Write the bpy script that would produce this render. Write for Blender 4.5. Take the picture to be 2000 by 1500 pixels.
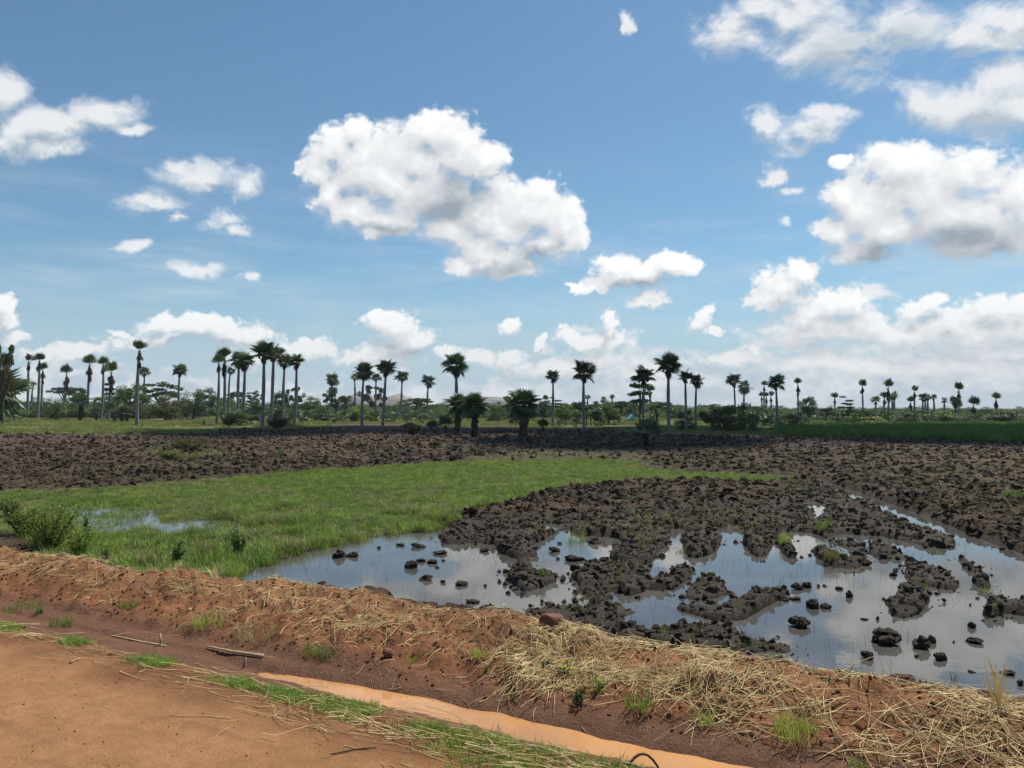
import bpy, math, random
import numpy as np

for _o in list(bpy.data.objects):
    bpy.data.objects.remove(_o)
SC = bpy.context.scene
COL = SC.collection
R = math.radians
random.seed(7)
RNG = np.random.default_rng(7)

# ------------------------------------------------------------------ camera
CAM_Z, FPX, HOR = 2.7, 1500.0, 797.0
PITCH = math.atan((HOR - 750.0) / FPX)
cam_d = bpy.data.cameras.new('camera')
cam_d.sensor_width = 36.0
cam_d.lens = 36.0 * FPX / 2000.0
cam_d.clip_start = 0.1
cam_d.clip_end = 20000.0
cam = bpy.data.objects.new('camera', cam_d)
COL.objects.link(cam)
cam.location = (0, 0, CAM_Z)
cam.rotation_euler = (math.pi / 2 + PITCH, 0, 0)
SC.camera = cam

def ray(x, y):
    cx, cy = (x - 1000.0) / FPX, (750.0 - y) / FPX
    c, s = math.cos(PITCH), math.sin(PITCH)
    return np.array([cx, c - s * cy, s + c * cy])

def ground(x, y, z=0.0):
    """the point of the photograph's pixel on a level surface of height z"""
    d = ray(x, y)
    k = (z - CAM_Z) / d[2]
    return np.array([d[0] * k, d[1] * k, z])

def at(x, y, depth):
    d = ray(x, y)
    k = depth / d[1]
    return np.array([d[0] * k, depth, CAM_Z + d[2] * k])

# ------------------------------------------------------------------ sun, sky, exposure
SUN_DIR = np.array([0.34, 0.36, 0.87]); SUN_DIR /= np.linalg.norm(SUN_DIR)
SUN_EL = math.asin(SUN_DIR[2]); SUN_AZ = math.atan2(SUN_DIR[0], SUN_DIR[1])
sun_d = bpy.data.lights.new('sun', 'SUN')
sun_d.energy = 5.0
sun_d.angle = R(0.53)
sun_d.color = (1.0, 0.95, 0.87)
sun = bpy.data.objects.new('sun', sun_d)
COL.objects.link(sun)
from mathutils import Vector, Euler, Matrix
sun.rotation_euler = Vector(-SUN_DIR).to_track_quat('-Z', 'Y').to_euler()
sun.location = (30, 30, 80)

SC.view_settings.view_transform = 'Standard'
SC.view_settings.look = 'None'
SC.view_settings.exposure = 0.35
SC.view_settings.gamma = 1.0
SC.view_settings.use_curve_mapping = False
SC.render.engine = 'CYCLES'
SC.cycles.use_denoising = True
SC.cycles.use_adaptive_sampling = True
SC.cycles.adaptive_threshold = 0.015
SC.cycles.adaptive_min_samples = 12
SC.cycles.max_bounces = 6
SC.cycles.diffuse_bounces = 3
SC.cycles.glossy_bounces = 3
SC.cycles.transmission_bounces = 3
SC.cycles.volume_bounces = 0
SC.cycles.transparent_max_bounces = 6

W = bpy.data.worlds.new('World')
SC.world = W
W.use_nodes = True
W.cycles.sampling_method = 'MANUAL'
W.cycles.sample_map_resolution = 512

class NT:
    """short hand for building node trees"""
    def __init__(self, tree):
        self.t = tree; self.n = tree.nodes; self.l = tree.links
    def node(self, typ, **kw):
        nd = self.n.new(typ)
        for k, v in kw.items():
            setattr(nd, k, v)
        return nd
    def put(self, sock, v):
        if isinstance(v, bpy.types.NodeSocket):
            self.l.new(v, sock)
        elif isinstance(v, (tuple, list, np.ndarray)):
            v = [float(q) for q in v]
            n = len(sock.default_value)
            if n == 4 and len(v) == 3: v = v + [1.0]
            sock.default_value = v
        else:
            sock.default_value = v
    def math(self, op, a, b=None, c=None, clamp=False):
        nd = self.node('ShaderNodeMath', operation=op, use_clamp=clamp)
        self.put(nd.inputs[0], a)
        if b is not None: self.put(nd.inputs[1], b)
        if c is not None: self.put(nd.inputs[2], c)
        return nd.outputs[0]
    def vec(self, op, a, b=None, c=None):
        nd = self.node('ShaderNodeVectorMath', operation=op)
        self.put(nd.inputs[0], a)
        if b is not None:
            if op == 'SCALE': self.put(nd.inputs['Scale'], b)
            else: self.put(nd.inputs[1], b)
        if c is not None: self.put(nd.inputs[2], c)
        return nd.outputs['Value'] if op in ('LENGTH', 'DOT_PRODUCT', 'DISTANCE') else nd.outputs['Vector']
    def noise(self, v, scale, detail=4.0, rough=0.55, out='Fac', dist=0.0, lac=2.0):
        nd = self.node('ShaderNodeTexNoise')
        if v is not None: self.put(nd.inputs['Vector'], v)
        self.put(nd.inputs['Scale'], scale); self.put(nd.inputs['Detail'], detail)
        self.put(nd.inputs['Roughness'], rough); self.put(nd.inputs['Distortion'], dist)
        self.put(nd.inputs['Lacunarity'], lac)
        return nd.outputs[out]
    def voronoi(self, v, scale, detail=0.0, rough=0.5, feature='F1', rnd=1.0):
        nd = self.node('ShaderNodeTexVoronoi', feature=feature)
        if v is not None: self.put(nd.inputs['Vector'], v)
        self.put(nd.inputs['Scale'], scale)
        self.put(nd.inputs['Detail'], detail); self.put(nd.inputs['Roughness'], rough)
        if feature == 'SMOOTH_F1': self.put(nd.inputs['Smoothness'], 0.6)
        self.put(nd.inputs['Randomness'], rnd)
        return nd.outputs['Distance']
    def ramp(self, f, a, b, lo=0.0, hi=1.0, smooth=True):
        nd = self.node('ShaderNodeMapRange', interpolation_type='SMOOTHSTEP' if smooth else 'LINEAR')
        self.put(nd.inputs[0], f); self.put(nd.inputs[1], a); self.put(nd.inputs[2], b)
        self.put(nd.inputs[3], lo); self.put(nd.inputs[4], hi)
        return nd.outputs[0]
    def mix(self, f, a, b):
        nd = self.node('ShaderNodeMix', data_type='RGBA')
        self.put(nd.inputs[0], f); self.put(nd.inputs[6], a); self.put(nd.inputs[7], b)
        return nd.outputs[2]
    def mixf(self, f, a, b):
        nd = self.node('ShaderNodeMix', data_type='FLOAT')
        self.put(nd.inputs[0], f); self.put(nd.inputs[2], a); self.put(nd.inputs[3], b)
        return nd.outputs[0]

# cumulus puffs by direction of the sky (x, y, half width, half height, in photograph pixels)
CRISP = [
 (648,290,72,52),(700,262,40,40),(720,330,115,95),(705,415,85,65),(838,262,78,58),(885,300,92,95),(830,380,150,100),
 (935,320,50,62),(960,420,110,85),(1050,405,92,66),(1098,440,56,66),(1070,480,80,50),(960,500,110,50),(1000,528,95,30),
 (615,335,40,48),(812,312,60,70),(650,380,60,60),(780,440,90,50),(880,450,90,50),(940,470,80,50),(1110,470,48,50),(900,520,60,30),(1750,450,120,66),(1800,380,150,80),(1950,450,100,60),(1630,450,60,50),(1260,540,70,30),(1190,545,60,28),(760,360,80,70),(1000,440,70,60),(738,465,52,22),
 (1212,522,55,42),(1312,520,52,38),(1235,552,105,26),(1150,560,55,14),(1247,592,56,26),
 (1780,330,120,72),(1900,338,112,74),(1850,420,170,100),(1690,420,115,85),(1640,385,62,60),(1700,490,115,52),(1900,475,145,50),
 (1650,320,26,16),(1985,390,70,95),
 (1532,560,72,58),(1495,592,62,32),(1600,612,125,45),(1565,535,42,30),(1660,600,70,36),
 (1800,606,46,32),(1860,630,72,28),(1930,605,66,38),(1985,600,52,36),
 (735,622,42,26),(770,640,66,34),(800,668,78,26),(995,640,40,18),(1058,668,20,18),(1070,655,14,10),
 (1183,640,24,24),(1170,665,84,22),(1120,655,30,16),(1365,620,28,28),(1400,638,30,7),
 (930,698,62,24),(880,690,32,20),(1000,715,60,26),(1180,700,110,28),
 (300,625,52,18),(375,640,130,24),(460,655,74,24),(235,650,34,12),(10,590,34,28),(15,625,44,26),(35,655,52,16),
 (600,690,60,22),(520,700,70,20),
 (1475,675,34,24),(1560,705,80,36),(1600,645,170,46),(1760,655,190,52),(1900,655,150,66),(1990,640,80,70),(1700,715,300,36),(1880,715,200,40),(1440,700,70,26),(1640,590,90,40),(1830,590,34,24),
 (1090,715,120,30),(1000,690,46,24),(760,690,90,24),(580,680,80,24),(480,690,100,30),(300,662,130,22),(130,690,120,18),(1300,715,90,20),(1180,625,20,26),(700,700,90,22),
]
WISPY = [
 (10,195,66,54),(100,240,115,44),(200,222,86,34),(270,245,44,16),(120,280,84,24),(15,268,66,40),
 (405,345,84,34),(360,330,40,26),(462,362,46,34),(308,405,78,22),(268,390,36,20),(350,428,40,14),(438,435,46,20),(458,452,26,18),
 (248,488,26,13),(375,530,60,16),(480,545,20,12),(1222,30,16,24),(1210,45,10,14),
 (1640,75,140,88),(1765,50,120,58),(1430,62,74,62),(1500,10,66,34),(1565,25,95,60),(1905,70,110,40),(1960,30,90,46),
 (1905,205,125,60),(1800,195,52,48),(1962,160,76,56),(1985,220,66,40),(1565,255,78,42),(1500,240,26,34),(1605,222,60,16),
 (1505,340,20,20),(1545,365,32,14),(1525,432,20,13),(1700,575,60,16),
]
DARK = [(875,395,100,75),(1890,470,150,55),(1650,85,110,70),(1780,60,80,40),(1240,560,90,16),(1000,530,80,24),(1050,505,60,30),
        (760,455,70,26),(790,690,80,14),(380,668,140,10),(1720,500,90,36),(1930,230,80,30)]

def uv_of(x, y):
    d = ray(x, y)
    return d[0] / d[1], d[2] / d[1]

def cloud_fields(T, D, crisp, wispy, dark, generic):
    """cover of puffy and of torn cloud, and of shaded cloud base, for a direction D"""
    sep = T.node('ShaderNodeSeparateXYZ'); T.put(sep.inputs[0], D)
    Dz = T.vec('MULTIPLY', D, (1.0, 1.0, 1.25))
    w1 = T.vec('SUBTRACT', T.noise(D, 14.0, 5.0, 0.65, 'Color'), (0.5, 0.5, 0.5))
    puff = T.voronoi(T.vec('ADD', Dz, T.vec('SCALE', w1, 0.05)), 22.0, 2.0, 0.55, 'F1')
    fb = T.noise(Dz, 38.0, 8.0, 0.66)
    lump = T.math('ADD', T.math('MULTIPLY', T.math('SUBTRACT', 0.50, puff), 0.95), T.math('MULTIPLY', T.math('SUBTRACT', fb, 0.5), 0.85))
    puff2 = T.voronoi(T.vec('ADD', Dz, T.vec('SCALE', w1, 0.025)), 55.0, 2.0, 0.55, 'F1')
    fb2 = T.noise(Dz, 85.0, 7.0, 0.66)
    lump2 = T.math('ADD', T.math('MULTIPLY', T.math('SUBTRACT', 0.50, puff2), 0.95), T.math('MULTIPLY', T.math('SUBTRACT', fb2, 0.5), 1.2))
    lump = T.mixf(T.ramp(sep.outputs[2], 0.21, 0.10, 0.38, 0.9), lump, lump2)
    if generic:
        # fair-weather cumulus over the rest of the sky
        plane = T.vec('SCALE', D, T.math('DIVIDE', 1.0, T.math('MAXIMUM', T.math('ADD', sep.outputs[2], 0.06), 0.05)))
        gen = T.noise(plane, 1.35, 5.0, 0.55)
        sh = T.math('MULTIPLY', T.math('SUBTRACT', gen, 0.55), 7.0)
        return T.math('ADD', sh, lump), None, None, sh, lump
    ys = T.math('MAXIMUM', sep.outputs[1], 0.03)
    u = T.math('DIVIDE', sep.outputs[0], ys); v = T.math('DIVIDE', sep.outputs[2], ys)
    cmb = T.node('ShaderNodeCombineXYZ'); T.put(cmb.inputs[0], u); T.put(cmb.inputs[1], v)
    P = T.vec('ADD', cmb.outputs[0], T.vec('MULTIPLY', w1, (0.085, 0.06, 0.0)))
    def field(blobs, k):
        acc = None
        for (x, y, rx, ry) in blobs:
            u0, v0 = uv_of(x, y); rx /= FPX; ry /= FPX
            q = T.vec('MULTIPLY_ADD', P, (1 / rx, 1 / ry, 0.0), (-u0 / rx, -v0 / ry, 0.0))
            L = T.vec('LENGTH', q)
            acc = L if acc is None else T.math('SMOOTH_MIN', acc, L, k)
        return acc
    c = wv = dk = sh = None
    if crisp:
        sh = T.math('MULTIPLY', T.math('SUBTRACT', 1.22, field(crisp, 0.36)), 1.8)
        c = T.math('ADD', sh, lump)
    if wispy:
        fw = T.noise(T.vec('MULTIPLY', D, (1.0, 1.0, 1.6)), 15.0, 10.0, 0.64, dist=0.35)
        wv = T.math('ADD', T.math('SUBTRACT', 1.22, field(wispy, 0.3)), T.math('MULTIPLY', T.math('SUBTRACT', fw, 0.5), 3.0))
    if dark:
        dk = T.math('SUBTRACT', 1.0, field(dark, 0.3), clamp=True)
    return c, wv, dk, sh, lump

K = 7.0   # cloud radiance in units of the sky texture (background strength 0.1)
SECT = [0]
def sky_branch(crisp, wispy, dark, generic=False):
    g = bpy.data.node_groups.new('SkySector', 'ShaderNodeTree')
    g.interface.new_socket('Dir', in_out='INPUT', socket_type='NodeSocketVector')
    g.interface.new_socket('Sky', in_out='INPUT', socket_type='NodeSocketColor')
    g.interface.new_socket('Color', in_out='OUTPUT', socket_type='NodeSocketColor')
    T = NT(g)
    gi = T.node('NodeGroupInput'); go = T.node('NodeGroupOutput')
    SECT[0] += 1
    D = T.vec('ADD', gi.outputs[0], (1e-6 * SECT[0], 0.0, 0.0))   # keeps the sectors' nodes apart, so that only one sector is run
    sep = T.node('ShaderNodeSeparateXYZ'); T.put(sep.inputs[0], D)
    z = sep.outputs[2]
    col = gi.outputs[1]
    # thin high veil
    veil = T.noise(T.vec('MULTIPLY', D, (1.0, 1.0, 7.0)), 5.0, 5.0, 0.6)
    veil = T.math('MULTIPLY', T.ramp(veil, 0.42, 0.8), T.ramp(z, 0.36, 0.10, 0.0, 0.45))
    col = T.mix(veil, col, (0.80 * K, 0.86 * K, 0.92 * K))
    col = T.mix(T.ramp(z, 0.20, 0.0, 0.0, 0.85), col, (0.50 * K, 0.64 * K, 0.77 * K))
    # pale cloud bank low over the horizon
    bk = T.noise(T.vec('MULTIPLY', D, (1.0, 1.0, 1.7)), 9.0, 8.0, 0.62)
    bv = T.voronoi(T.vec('MULTIPLY', D, (1.0, 1.0, 1.6)), 34.0, 2.0, 0.6, 'F1')
    bn = T.math('ADD', T.math('MULTIPLY', T.math('SUBTRACT', bk, 0.5), 2.2), T.math('MULTIPLY', T.math('SUBTRACT', 0.45, bv), 0.5))
    bl = T.math('ADD', T.ramp(z, 0.19, -0.01, -0.80, 0.95, smooth=False), bn)
    bl = T.math('ADD', bl, T.ramp(sep.outputs[0], -0.25, 0.55, -0.10, 0.30))
    bank_a = T.math('MULTIPLY', T.ramp(bl, 0.0, 0.45), T.ramp(z, 0.24, 0.06, 0.4, 0.95))
    bs = T.noise(T.vec('MULTIPLY', D, (1.0, 1.0, 2.2)), 17.0, 8.0, 0.62)
    bsh = T.math('ADD', bs, T.math('MULTIPLY', T.math('SUBTRACT', 0.5, bl), 0.22))
    bankc = T.mix(T.ramp(bsh, 0.34, 0.68), (0.52 * K, 0.62 * K, 0.72 * K), (0.97 * K, 0.98 * K, 1.0 * K))
    col = T.mix(bank_a, col, bankc)
    a = cloud_fields(T, D, crisp, wispy, dark, generic)
    b = cloud_fields(T, T.vec('NORMALIZE', T.vec('ADD', D, (0.006, 0.0, 0.020))), crisp, wispy, None, generic)
    if a[1] is not None:
        wa = T.ramp(a[1], -0.05, 1.0, 0.0, 0.94)
        wl = T.math('ADD', T.math('SUBTRACT', a[1], b[1]), 0.62, clamp=True)
        if a[2] is not None:
            wl = T.math('SUBTRACT', wl, T.math('MULTIPLY', a[2], 0.7), clamp=True)
        wc = T.mix(wl, (0.56 * K, 0.64 * K, 0.70 * K), (0.98 * K, 1.0 * K, 1.02 * K))
        col = T.mix(wa, col, wc)
    if a[0] is not None:
        lowz = T.ramp(z, 0.17, 0.05)
        dsh = T.math('SUBTRACT', a[3], b[3])
        wid = T.math('ADD', T.mixf(lowz, 0.62, 1.0), T.ramp(dsh, 0.1, -0.7, 0.0, 1.1))
        ca = T.ramp(a[0], 0.0, wid, 0.0, T.mixf(lowz, 1.0, 0.94))
        form = T.math('MULTIPLY', dsh, T.mixf(lowz, 0.42, 0.62))
        fine = T.math('MULTIPLY', T.math('SUBTRACT', a[4], b[4]), 0.34)
        cl = T.math('ADD', T.math('ADD', form, fine), T.mixf(lowz, 0.66, 0.57))
        if a[2] is not None:
            cl = T.math('SUBTRACT', cl, T.math('MULTIPLY', a[2], 0.85))
        cl = T.math('SUBTRACT', cl, T.math('MULTIPLY', T.math('MINIMUM', a[0], 1.2), 0.10))
        cl = T.ramp(cl, -0.15, 1.0, smooth=False)
        cc = T.mix(cl, (0.38 * K, 0.44 * K, 0.51 * K), (1.16 * K, 1.17 * K, 1.17 * K))
        low = T.ramp(z, 0.16, 0.02, 0.0, 0.5)
        cc = T.mix(low, cc, (0.66 * K, 0.71 * K, 0.75 * K))
        col = T.mix(ca, col, cc)
    T.put(go.inputs[0], col)
    return g

SKY_TINT = (0.60, 0.80, 0.84)
def build_world():
    def near(blobs, x0, x1, y0=-999, y1=9999):
        return [q for q in blobs if q[0] + 1.7 * q[2] + 50 > x0 and q[0] - 1.7 * q[2] - 50 < x1
                and q[1] + 1.7 * q[3] + 40 > y0 and q[1] - 1.7 * q[3] - 40 < y1]
    # the sky is evaluated in sectors, each with the clouds that reach into it
    edges = [-600, 280, 560, 800, 1010, 1180, 1420, 1600, 1780, 2600]
    YS = 560
    secs = []
    for i in range(len(edges) - 1):
        for y0, y1 in ((-999, YS), (YS, 9999)):
            a = (edges[i], edges[i + 1], y0, y1)
            secs.append((edges[i], y0, sky_branch(near(CRISP, *a), near(WISPY, *a), near(DARK, *a))))
    gen = sky_branch(True, None, None, True)
    T = NT(W.node_tree)
    T.n.clear()
    outp = T.node('ShaderNodeOutputWorld')
    tc = T.node('ShaderNodeTexCoord')
    D = T.vec('NORMALIZE', tc.outputs['Generated'])
    sep = T.node('ShaderNodeSeparateXYZ'); T.put(sep.inputs[0], D)
    ys = T.math('MAXIMUM', sep.outputs[1], 0.03)
    u = T.math('DIVIDE', sep.outputs[0], ys); v = T.math('DIVIDE', sep.outputs[2], ys)
    sky = T.node('ShaderNodeTexSky', sky_type='NISHITA', sun_disc=False)
    sky.sun_elevation = SUN_EL; sky.sun_rotation = SUN_AZ
    sky.altitude = 600.0; sky.air_density = 1.0; sky.dust_density = 1.0; sky.ozone_density = 1.0
    skyc = T.vec('MULTIPLY', sky.outputs[0], SKY_TINT)
    def bg(g):
        n = T.node('ShaderNodeGroup'); n.node_tree = g
        T.put(n.inputs[0], D); T.put(n.inputs[1], skyc)
        b = T.node('ShaderNodeBackground'); T.put(b.inputs['Color'], n.outputs[0])
        b.inputs['Strength'].default_value = 0.10
        return b.outputs[0]
    def mixs(f, a, b):
        m = T.node('ShaderNodeMixShader'); T.put(m.inputs[0], f); T.l.new(a, m.inputs[1]); T.l.new(b, m.inputs[2])
        return m.outputs[0]
    cur = None
    upper = T.math('GREATER_THAN', v, uv_of(1000, YS)[1])
    for i in range(0, len(secs), 2):
        s_ = mixs(upper, bg(secs[i + 1][2]), bg(secs[i][2]))
        cur = s_ if cur is None else mixs(T.math('GREATER_THAN', u, uv_of(secs[i][0], 750)[0]), cur, s_)
    fr = T.math('MAXIMUM', T.math('ABSOLUTE', u), T.math('MULTIPLY', T.math('MAXIMUM', v, 0.0), 1.27))
    fr = T.math('ADD', fr, T.math('LESS_THAN', sep.outputs[1], 0.05))
    cur = mixs(T.ramp(fr, 0.76, 0.84), cur, bg(gen))
    und = T.node('ShaderNodeBackground'); T.put(und.inputs['Color'], (0.12, 0.10, 0.07)); und.inputs['Strength'].default_value = 1.0
    cur = mixs(T.math('LESS_THAN', sep.outputs[2], -0.03), cur, und.outputs[0])
    T.l.new(cur, outp.inputs[0])
build_world()
#@@STRUCT

# ------------------------------------------------------------------ helpers
def mesh_obj(name, verts, faces, mat=None, parent=None, smooth=False, link=True):
    me = bpy.data.meshes.new(name)
    verts = np.asarray(verts, dtype=np.float32).reshape(-1, 3)
    if isinstance(faces, np.ndarray):
        nf, k = faces.shape
        me.vertices.add(len(verts)); me.vertices.foreach_set('co', verts.ravel())
        me.loops.add(nf * k); me.loops.foreach_set('vertex_index', faces.astype(np.int32).ravel())
        me.polygons.add(nf); me.polygons.foreach_set('loop_start', np.arange(0, nf * k, k, dtype=np.int32))
        me.polygons.foreach_set('loop_total', np.full(nf, k, dtype=np.int32))
        me.update(calc_edges=True)
    else:
        me.from_pydata([tuple(map(float, v)) for v in verts], [], faces)
        me.update()
    if smooth:
        me.polygons.foreach_set('use_smooth', np.ones(len(me.polygons), dtype=bool))
    if mat is not None: me.materials.append(mat)
    o = bpy.data.objects.new(name, me)
    if link: COL.objects.link(o)
    if parent is not None: o.parent = parent
    return o

def empty(name, loc):
    o = bpy.data.objects.new(name, None); COL.objects.link(o)
    o.location = [float(q) for q in loc]; o.empty_display_size = 0.3
    return o

def tag(o, label=None, cat=None, group=None, kind=None):
    if label: o['label'] = label
    if cat: o['category'] = cat
    if group: o['group'] = group
    if kind: o['kind'] = kind
    return o

def inst(name, me, parent, loc=(0, 0, 0), rot=(0, 0, 0), scl=1.0):
    o = bpy.data.objects.new(name, me); COL.objects.link(o)
    if parent is not None: o.parent = parent
    o.location = [float(q) for q in loc]; o.rotation_euler = [float(q) for q in rot]
    o.scale = (scl, scl, scl) if np.isscalar(scl) else [float(q) for q in scl]
    return o

class Soup:
    """collects small pieces into one mesh of triangles/quads (quads only)"""
    def __init__(self): self.v = []; self.f = []; self.n = 0
    def add(self, v, f):
        v = np.asarray(v, dtype=np.float32).reshape(-1, 3); f = np.asarray(f, dtype=np.int64)
        self.v.append(v); self.f.append(f + self.n); self.n += len(v)
    def get(self): return np.concatenate(self.v), np.concatenate(self.f)

def _hash(ix, iy, seed):
    h = (ix.astype(np.int64) * 374761393 + iy.astype(np.int64) * 668265263 + seed * 1442695041) & 0xFFFFFFFF
    h = ((h ^ (h >> 13)) * 1274126177) & 0xFFFFFFFF
    h = h ^ (h >> 16)
    return (h & 0xFFFFFF).astype(np.float64) / float(0xFFFFFF)

def vnoise(x, y, seed=0):
    x = np.asarray(x, float); y = np.asarray(y, float)
    ix, iy = np.floor(x), np.floor(y); fx, fy = x - ix, y - iy
    fx = fx * fx * (3 - 2 * fx); fy = fy * fy * (3 - 2 * fy)
    a, b = _hash(ix, iy, seed), _hash(ix + 1, iy, seed)
    c, d = _hash(ix, iy + 1, seed), _hash(ix + 1, iy + 1, seed)
    return (a * (1 - fx) + b * fx) * (1 - fy) + (c * (1 - fx) + d * fx) * fy

def fbm(x, y, octv=4, seed=0, gain=0.5):
    s = 0.0; a = 1.0; t = 0.0
    for k in range(octv):
        s = s + a * vnoise(x * (2.03 ** k) + 17.3 * k, y * (2.03 ** k) - 9.1 * k, seed + k); t += a; a *= gain
    return s / t

def lumpy(x, y, seed=0):
    """rounded lumps, clods standing next to each other"""
    ix, iy = np.floor(x), np.floor(y); best = np.full(np.shape(x), 9.0); hgt = np.zeros(np.shape(x))
    for dx in (-1, 0, 1):
        for dy in (-1, 0, 1):
            cx, cy = ix + dx, iy + dy
            px = cx + 0.15 + 0.7 * _hash(cx, cy, seed); py = cy + 0.15 + 0.7 * _hash(cx, cy, seed + 5)
            h = 0.35 + 0.65 * _hash(cx, cy, seed + 9)
            d = (x - px) ** 2 + (y - py) ** 2
            val = h * np.clip(1.0 - d * 1.5, 0, 1) ** 0.7
            hgt = np.maximum(hgt, val)
    return hgt

def sstep(a, b, x):
    t = np.clip((x - a) / (b - a), 0, 1); return t * t * (3 - 2 * t)

def pip(px, py, poly):
    poly = np.asarray(poly, float); n = len(poly); ins = np.zeros(px.shape, bool)
    for i in range(n):
        x0, y0 = poly[i]; x1, y1 = poly[(i + 1) % n]
        if y0 == y1: continue
        c = ((y0 > py) != (y1 > py)) & (px < (x1 - x0) * (py - y0) / (y1 - y0) + x0)
        ins ^= c
    return ins

# ------------------------------------------------------------------ materials
def material(name):
    m = bpy.data.materials.new(name); m.use_nodes = True
    T = NT(m.node_tree); T.n.clear()
    out = T.node('ShaderNodeOutputMaterial')
    return m, T, out

def principled(T, out, color, rough=0.9, bump=None, bump_d=0.02, bump_s=0.6, spec=0.3, ior=None):
    p = T.node('ShaderNodeBsdfPrincipled')
    T.put(p.inputs['Base Color'], color); T.put(p.inputs['Roughness'], rough)
    T.put(p.inputs['Specular IOR Level'], spec)
    if ior: p.inputs['IOR'].default_value = ior
    if bump is not None:
        b = T.node('ShaderNodeBump'); T.put(b.inputs['Height'], bump)
        b.inputs['Distance'].default_value = bump_d; b.inputs['Strength'].default_value = bump_s
        T.l.new(b.outputs[0], p.inputs['Normal'])
    T.l.new(p.outputs[0], out.inputs[0])
    return p

def pos(T):
    return T.node('ShaderNodeNewGeometry').outputs['Position']

def attr(T, name):
    n = T.node('ShaderNodeAttribute', attribute_name=name); return n.outputs['Fac']

def m_leaf(name, c0, c1, trans=0.3, rough=0.55, nscale=1.2, spec=0.25, lo=0.2, hi=0.85):
    m, T, out = material(name)
    oi = T.node('ShaderNodeObjectInfo')
    n = T.noise(pos(T), nscale, 3.0, 0.6)
    f = T.math('ADD', T.math('MULTIPLY', n, 1.0), T.math('MULTIPLY', T.math('SUBTRACT', oi.outputs['Random'], 0.5), 0.8), clamp=True)
    c = T.mix(T.ramp(f, lo, hi), c0, c1)
    p = T.node('ShaderNodeBsdfPrincipled')
    T.put(p.inputs['Base Color'], c); p.inputs['Roughness'].default_value = rough
    p.inputs['Specular IOR Level'].default_value = spec
    t = T.node('ShaderNodeBsdfTranslucent'); T.put(t.inputs['Color'], T.vec('MULTIPLY', c, (1.1, 1.25, 0.6)))
    mx = T.node('ShaderNodeMixShader'); mx.inputs[0].default_value = trans
    T.l.new(p.outputs[0], mx.inputs[1]); T.l.new(t.outputs[0], mx.inputs[2]); T.l.new(mx.outputs[0], out.inputs[0])
    return m

def m_soil(name, c0, c1, scale, rough=0.95, bump_d=0.02, spec=0.15, fleck=None, fleck_f=(0.62, 0.7), fleck_s=30.0):
    m, T, out = material(name)
    P = pos(T)
    n1 = T.noise(P, scale, 6.0, 0.65); n2 = T.noise(P, scale * 7.3, 5.0, 0.7); n0 = T.noise(P, scale * 0.13, 3.0, 0.5)
    f = T.math('ADD', T.math('ADD', T.math('MULTIPLY', n1, 0.5), T.math('MULTIPLY', n2, 0.35)), T.math('MULTIPLY', n0, 0.25))
    c = T.mix(T.ramp(f, 0.38, 0.75), c0, c1)
    if fleck is not None:
        fl = T.noise(P, fleck_s, 3.0, 0.7, dist=1.5)
        c = T.mix(T.ramp(fl, *fleck_f), c, fleck)
    principled(T, out, c, rough, T.math('ADD', n2, T.math('MULTIPLY', n1, 1.5)), bump_d, 0.8, spec)
    return m

def m_road():
    m, T, out = material('red_dirt')
    P = pos(T)
    n0 = T.noise(P, 0.9, 4.0, 0.55); n1 = T.noise(P, 7.0, 6.0, 0.65); n2 = T.noise(P, 55.0, 5.0, 0.7); n3 = T.noise(P, 190.0, 2.0, 0.6)
    al = T.vec('DOT_PRODUCT', P, (0.886, -0.464, 0.0)); ac = T.vec('DOT_PRODUCT', P, (0.464, 0.886, 0.0))
    cb = T.node('ShaderNodeCombineXYZ'); T.put(cb.inputs[0], T.math('MULTIPLY', al, 0.22)); T.put(cb.inputs[1], ac)
    track = T.noise(cb.outputs[0], 2.3, 6.0, 0.65, dist=0.3)
    f = T.math('ADD', T.math('MULTIPLY', n0, 0.5), T.math('MULTIPLY', n1, 0.5))
    c = T.mix(T.ramp(f, 0.30, 0.74), (0.265, 0.130, 0.056), (0.410, 0.218, 0.104))
    c = T.mix(T.ramp(track, 0.50, 0.70, 0.0, 0.6), c, (0.19, 0.094, 0.046))
    c = T.mix(T.ramp(n3, 0.50, 0.66, 0.0, 0.75), c, (0.125, 0.056, 0.029))
    c = T.mix(T.ramp(n2, 0.66, 0.78, 0.0, 0.7), c, (0.45, 0.30, 0.19))
    e = attr(T, 'edge')   # damp verge soil
    c = T.mix(T.math('MULTIPLY', e, T.ramp(n1, 0.3, 0.7, 0.6, 1.0)), c, (0.115, 0.046, 0.022))
    h = T.math('ADD', T.math('MULTIPLY', n1, 1.0), T.math('ADD', T.math('MULTIPLY', n2, 0.5), T.math('MULTIPLY', n3, 0.3)))
    principled(T, out, c, 0.95, h, 0.035, 0.8, 0.12)
    return m

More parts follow.
